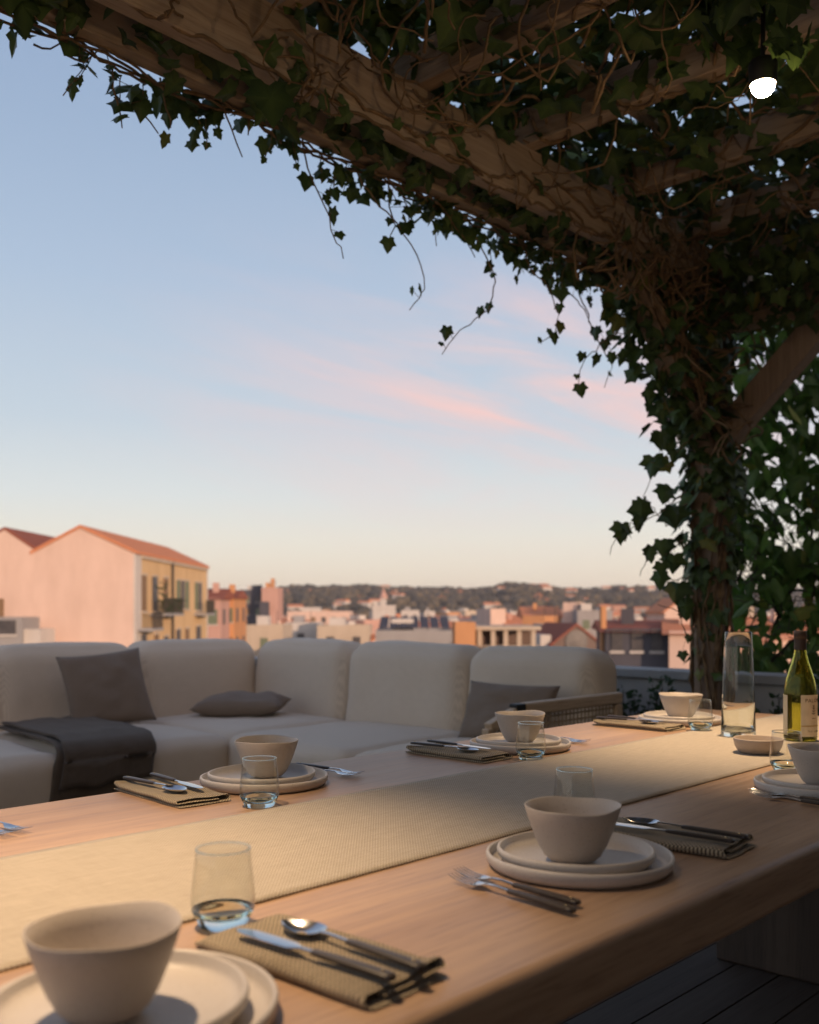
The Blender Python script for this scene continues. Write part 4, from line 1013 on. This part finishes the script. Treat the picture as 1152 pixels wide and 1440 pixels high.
# more of the town: rows of small houses stepping away
random.seed(21)
kinds = [('pink_plaster', 'small pink town house'), ('cream_plaster', 'small cream town house'), ('white_plaster', 'small white town house'), ('rose_plaster', 'small rose town house'), ('grey_plaster', 'small grey town house'), ('orange_plaster', 'small orange town house'), ('brown_and_shade_plaster', 'small town house with brown painted-in shade'), ('slate_and_shade_plaster', 'small town house with slate painted-in shade'), ('rose_plaster', 'small rose town house')]  # brown and slate kinds are coloured dark to stand for shaded houses
occ = []
for i in range(250):
    d_ = random.choice((random.uniform(110, 260), random.uniform(220, 520)))
    px = random.uniform(385, 1240); hgt = random.uniform(5.0, 9.0) + (d_-110)/400*4
    w_ = random.uniform(4.5, 10); c = at_px(px, d_)
    if any((c-o).length < 9 for o in occ): continue
    occ.append(c); mt, lb = random.choice(kinds); rot = random.choice((0, 25, -20, 40, 48, -42, 35))
    px1 = px+w_/d_*1400; yt = 856-(GZ+hgt-CAMZ)/d_*1400
    if yt < 864 and d_ < 300: yt = 866+random.random()*8
    block(lb+' among the crowded roofs of the middle distance', px, px1, yt, d_, random.uniform(7, 11), mt, rot, random.choice(('flat', 'gable_side', 'gable_side', 'gable')), random.choice(('roof_tile', 'roof_tile_dark', 'roof_tile')), None if d_ < 200 else 0, group='town houses in the middle distance, '+mt.split('_')[0], sidewins=False, rise=random.uniform(1, 2))

# ---------------------------------------------------------------- ground and hills
s = N('ground_earth'); v = s.coord(); setb(s, .95, 0, .1); s.ln(s.ramp(s.noise(v, .02, 6), [(.35, (.10, .09, .075)), (.65, (.17, .15, .12))]), s.b.inputs['Base Color'])
m = M(); g = 2600.; m.quad((-g, -g, GZ-.02), (g, -g, GZ-.02), (g, g, GZ-.02), (-g, g, GZ-.02)); struct(m.build('ground', 'ground_earth'))
RID = [(380, 856), (388, 838), (396, 829), (430, 826), (470, 826.5), (510, 828), (560, 827.5), (610, 829), (655, 832), (690, 828), (715, 822), (735, 821), (765, 827), (800, 832), (840, 831), (865, 827), (900, 826.5), (940, 828), (980, 831), (1040, 833), (1120, 830), (1200, 828), (1400, 830), (1700, 836)]
def ridge_y(px):
    if px <= RID[0][0]: return 870
    for (a, b), (c, d_) in zip(RID[:-1], RID[1:]):
        if a <= px <= c: return b+(d_-b)*(px-a)/(c-a)
    return 845
def hill_z(px, d_):
    """terrain height: town plain, then a wooded ridge about a kilometre out"""
    top = zpx(ridge_y(px), 1150)-3; u = min(1, max(0, (d_-480)/(1150-480))); u2 = 1 if d_ < 1150 else max(0, 1-(d_-1150)/500)
    return GZ + (top-GZ)*(u*u*(3-2*u))*u2 + (3*noise.noise(Vector((px/60, d_/160, 0))))*u*u2
s = N('hill_scrub'); v = s.coord(); setb(s, .95, 0, .1); n_ = s.noise(v, .035, 6, .7)
s.ln(s.ramp(n_, [(.35, (.035, .042, .028)), (.5, (.08, .07, .045)), (.62, (.26, .17, .10)), (.75, (.10, .085, .05))]), s.b.inputs['Base Color'])  # orange band puts sunlit patches into the scrub colour
m = M(); nx, nd = 150, 44
for j in range(nd+1):
    d_ = 470+j*27
    for i in range(nx+1):
        px = 340+i*9.5; p = at_px(px, d_); m.v.append((p.x, p.y, hill_z(px, d_)))
for j in range(nd):
    for i in range(nx): a = j*(nx+1)+i; m.f.append((a, a+1, a+nx+2, a+nx+1))
struct(m.build('hill', 'hill_scrub', smooth=True))
leafmat('wood_leaf', (.045, .045, .035), (.17, .13, .075), (.06, .09, .04), .8, .1)
m = M(); ico = bmesh.new(); bmesh.ops.create_icosphere(ico, subdivisions=1, radius=1); iv = [v_.co.copy() for v_ in ico.verts]; ifc = [tuple(v_.index for v_ in f.verts) for f in ico.faces]; ico.free()
for i in range(6500):
    d_ = 520+640*sqrt(random.random()); px = random.uniform(384, 1250)
    if noise.noise(Vector((px/22, d_/60, 4))) < -.18: continue
    p = at_px(px, d_, hill_z(px, d_)); r_ = random.uniform(2.0, 4.6)*(1.25 if random.random() < .1 else 1); k = len(m.v); va = random.random()**2
    for q in iv:
        j = 1+.35*noise.noise(q*2.1+Vector((i, 0, 0))); m.v.append((p.x+q.x*r_*j, p.y+q.y*r_*j, p.z+r_*.5+q.z*r_*.85*j)); m.c.append((va, 0, 0, 1))
    m.f += [tuple(k+a for a in f) for f in ifc]
o = m.build('wood', 'wood_leaf'); o['kind'] = 'stuff'; o['label'] = 'scattered dark trees covering the far hills'; o['category'] = 'woodland'
hh = None
for i in range(70):
    px = random.uniform(400, 1200); d_ = random.uniform(600, 1130)
    if px < 800 and random.random() < .5: continue
    p = at_px(px, d_, hill_z(px, d_)+.5)
    if hh is None:
        hh = thing('hillside_house', '', 'house', p, yaw, 'small houses on the far hills')
        M().box(-5, 5, 0, 7, -3, 5.5).build('wall', 'white_plaster', hh); m = M(); m.v = [(-5.4, -.4, 5.5), (5.4, -.4, 5.5), (5.4, 7.4, 5.5), (-5.4, 7.4, 5.5), (-5.4, 3.5, 7.2), (5.4, 3.5, 7.2)]; m.f = [(0, 1, 5, 4), (2, 3, 4, 5), (0, 4, 3), (1, 2, 5), (3, 2, 1, 0)]; m.build('roof', 'roof_tile', hh)
        hh['label'] = 'tiny pale house among the trees on the far hills'
    else: dup(hh, p, yaw+random.uniform(-.6, .6), 'tiny pale house among the trees on the far hills').scale = [random.uniform(.6, 1.1)]*3

hz = N('haze_air'); hz.n.remove(hz.b); pv = hz.add('ShaderNodeVolumePrincipled'); pv.inputs['Density'].default_value = .00018; pv.inputs['Color'].default_value = (.92, .88, .92, 1); pv.inputs['Anisotropy'].default_value = 0
hz.ln(pv.outputs[0], hz.o.inputs['Volume'])
o = M().box(-2650, 2650, -2650, 2650, GZ-1.5, 75).build('haze', 'haze_air'); o['kind'] = 'stuff'; o['label'] = 'thin evening haze hanging over the town'; o['category'] = 'haze'
# ---------------------------------------------------------------- world, sun
SUN_EL = 8.0; sun_h = (-F*.80+R*.60).normalized()
sun_dir = Vector((sun_h.x*cos(radians(SUN_EL)), sun_h.y*cos(radians(SUN_EL)), sin(radians(SUN_EL))))
w = bpy.data.worlds.new('World'); sc.world = w; w.use_nodes = True; nt = w.node_tree; nd_ = nt.nodes; L = nt.links
bg = nd_['Background']
sky = nd_.new('ShaderNodeTexSky'); sky.sky_type = 'NISHITA'; sky.sun_disc = False; sky.sun_elevation = radians(SUN_EL); sky.sun_rotation = atan2(sun_h.x, sun_h.y); sky.altitude = 50; sky.dust_density = 1.5
tc = nd_.new('ShaderNodeTexCoord'); sx = nd_.new('ShaderNodeSeparateXYZ'); L.new(tc.outputs['Generated'], sx.inputs[0])
def wm(op, a, b=None, c=None, clamp=False):
    x = nd_.new('ShaderNodeMath'); x.operation = op; x.use_clamp = clamp
    for i, v_ in enumerate((a, b, c)):
        if v_ is None: continue
        if isinstance(v_, (int, float)): x.inputs[i].default_value = v_
        else: L.new(v_, x.inputs[i])
    return x.outputs[0]
rp = nd_.new('ShaderNodeValToRGB'); L.new(sx.outputs[2], rp.inputs[0]); e = rp.color_ramp.elements
SKY = [(0, (249, 226, 198)), (.026, (252, 238, 214)), (.068, (243, 239, 226)), (.11, (227, 233, 233)), (.18, (203, 217, 229)), (.31, (179, 199, 223)), (.43, (161, 183, 212)), (.53, (149, 172, 206)), (.72, (134, 150, 184)), (1, (118, 134, 168))]
while len(e) < len(SKY): e.new(.5)
for i, (p, c_) in enumerate(SKY): e[i].position = p; e[i].color = (*lin(c_), 1)
def wmix(f, a, b, mode='MIX'):
    x = nd_.new('ShaderNodeMix'); x.data_type = 'RGBA'; x.blend_type = mode
    for i, v_ in ((0, f), (6, a), (7, b)):
        if isinstance(v_, (int, float)): x.inputs[i].default_value = v_
        elif isinstance(v_, tuple): x.inputs[i].default_value = (*v_, 1)
        else: L.new(v_, x.inputs[i])
    return x.outputs[2]
vm = nd_.new('ShaderNodeVectorMath'); vm.operation = 'SCALE'; L.new(sky.outputs[0], vm.inputs[0]); vm.inputs['Scale'].default_value = .11
col = wmix(.06, rp.outputs[0], vm.outputs[0])
dS = nd_.new('ShaderNodeVectorMath'); dS.operation = 'DOT_PRODUCT'; L.new(tc.outputs['Generated'], dS.inputs[0]); dS.inputs[1].default_value = tuple(sun_dir)
glow = wm('POWER', wm('MAXIMUM', dS.outputs['Value'], 0.0), 2.2)
col = wmix(1.0, col, wmix(glow, (0, 0, 0), (.85, .56, .36)), 'ADD')
# thin pink cloud wisps
dR = nd_.new('ShaderNodeVectorMath'); dR.operation = 'DOT_PRODUCT'; L.new(tc.outputs['Generated'], dR.inputs[0]); dR.inputs[1].default_value = tuple(R)
dF = nd_.new('ShaderNodeVectorMath'); dF.operation = 'DOT_PRODUCT'; L.new(tc.outputs['Generated'], dF.inputs[0]); dF.inputs[1].default_value = tuple(F)
cb_ = nd_.new('ShaderNodeCombineXYZ')
den = wm('MAXIMUM', dF.outputs['Value'], .05); ax = wm('DIVIDE', dR.outputs['Value'], den); bz = wm('DIVIDE', sx.outputs[2], den)
L.new(wm('MULTIPLY', wm('ADD', ax, wm('MULTIPLY', bz, .6)), 3.0), cb_.inputs[0]); L.new(wm('MULTIPLY', wm('ADD', bz, wm('MULTIPLY', ax, .22)), 13.0), cb_.inputs[1])
nz = nd_.new('ShaderNodeTexNoise'); nz.inputs['Scale'].default_value = 1.0; nz.inputs['Detail'].default_value = 6; nz.inputs['Roughness'].default_value = .60; nz.inputs['Distortion'].default_value = .5; L.new(cb_.outputs[0], nz.inputs['Vector'])
mr = nd_.new('ShaderNodeMapRange'); mr.interpolation_type = 'SMOOTHSTEP'; L.new(nz.outputs['Fac'], mr.inputs[0]); mr.inputs[1].default_value = .34; mr.inputs[2].default_value = .72
def gauss(v_, c_, s_): t_ = wm('DIVIDE', wm('SUBTRACT', v_, c_), s_); return wm('POWER', 2.718, wm('MULTIPLY', wm('MULTIPLY', t_, t_), -1.0))
mask = wm('MULTIPLY', gauss(ax, .13, .27), gauss(bz, .215, .105))
fac = wm('MULTIPLY', wm('MULTIPLY', mr.outputs[0], mask), 1.3, clamp=True)
col = wmix(fac, col, lin((246, 210, 206)))
L.new(col, bg.inputs[0]); bg.inputs[1].default_value = 1.0
sl = bpy.data.lights.new('sun', 'SUN'); sl.energy = 3.9; sl.angle = radians(.5); sl.color = (1, .66, .44)
so = bpy.data.objects.new('sun', sl); COL.objects.link(so); so.rotation_euler = (-sun_dir).to_track_quat('-Z', 'Y').to_euler(); so.location = (0, 0, 20)

# ---------------------------------------------------------------- camera
cd = bpy.data.cameras.new('camera'); cam = bpy.data.objects.new('camera', cd); COL.objects.link(cam); sc.camera = cam
cam.location = (0, 0, CAMZ); cam.rotation_euler = (pi/2, 0, atan2(F.y, F.x)-pi/2)
cd.sensor_fit = 'VERTICAL'; cd.sensor_height = 36; cd.lens = 35; cd.shift_y = 136/1440; cd.clip_start = .05; cd.clip_end = 12000
cd.dof.use_dof = True; cd.dof.focus_distance = 2.0; cd.dof.aperture_fstop = 4.1
sc.render.resolution_x = 819; sc.render.resolution_y = 1024
sc.view_settings.view_transform = 'Standard'; sc.view_settings.look = 'None'; sc.view_settings.exposure = 0; sc.view_settings.gamma = 1
sc.cycles.use_denoising = True; sc.cycles.max_bounces = 10; sc.cycles.transparent_max_bounces = 16; sc.cycles.transmission_bounces = 10; sc.cycles.sample_clamp_indirect = 4
sc.cycles.caustics_refractive = True; sc.cycles.blur_glossy = .5
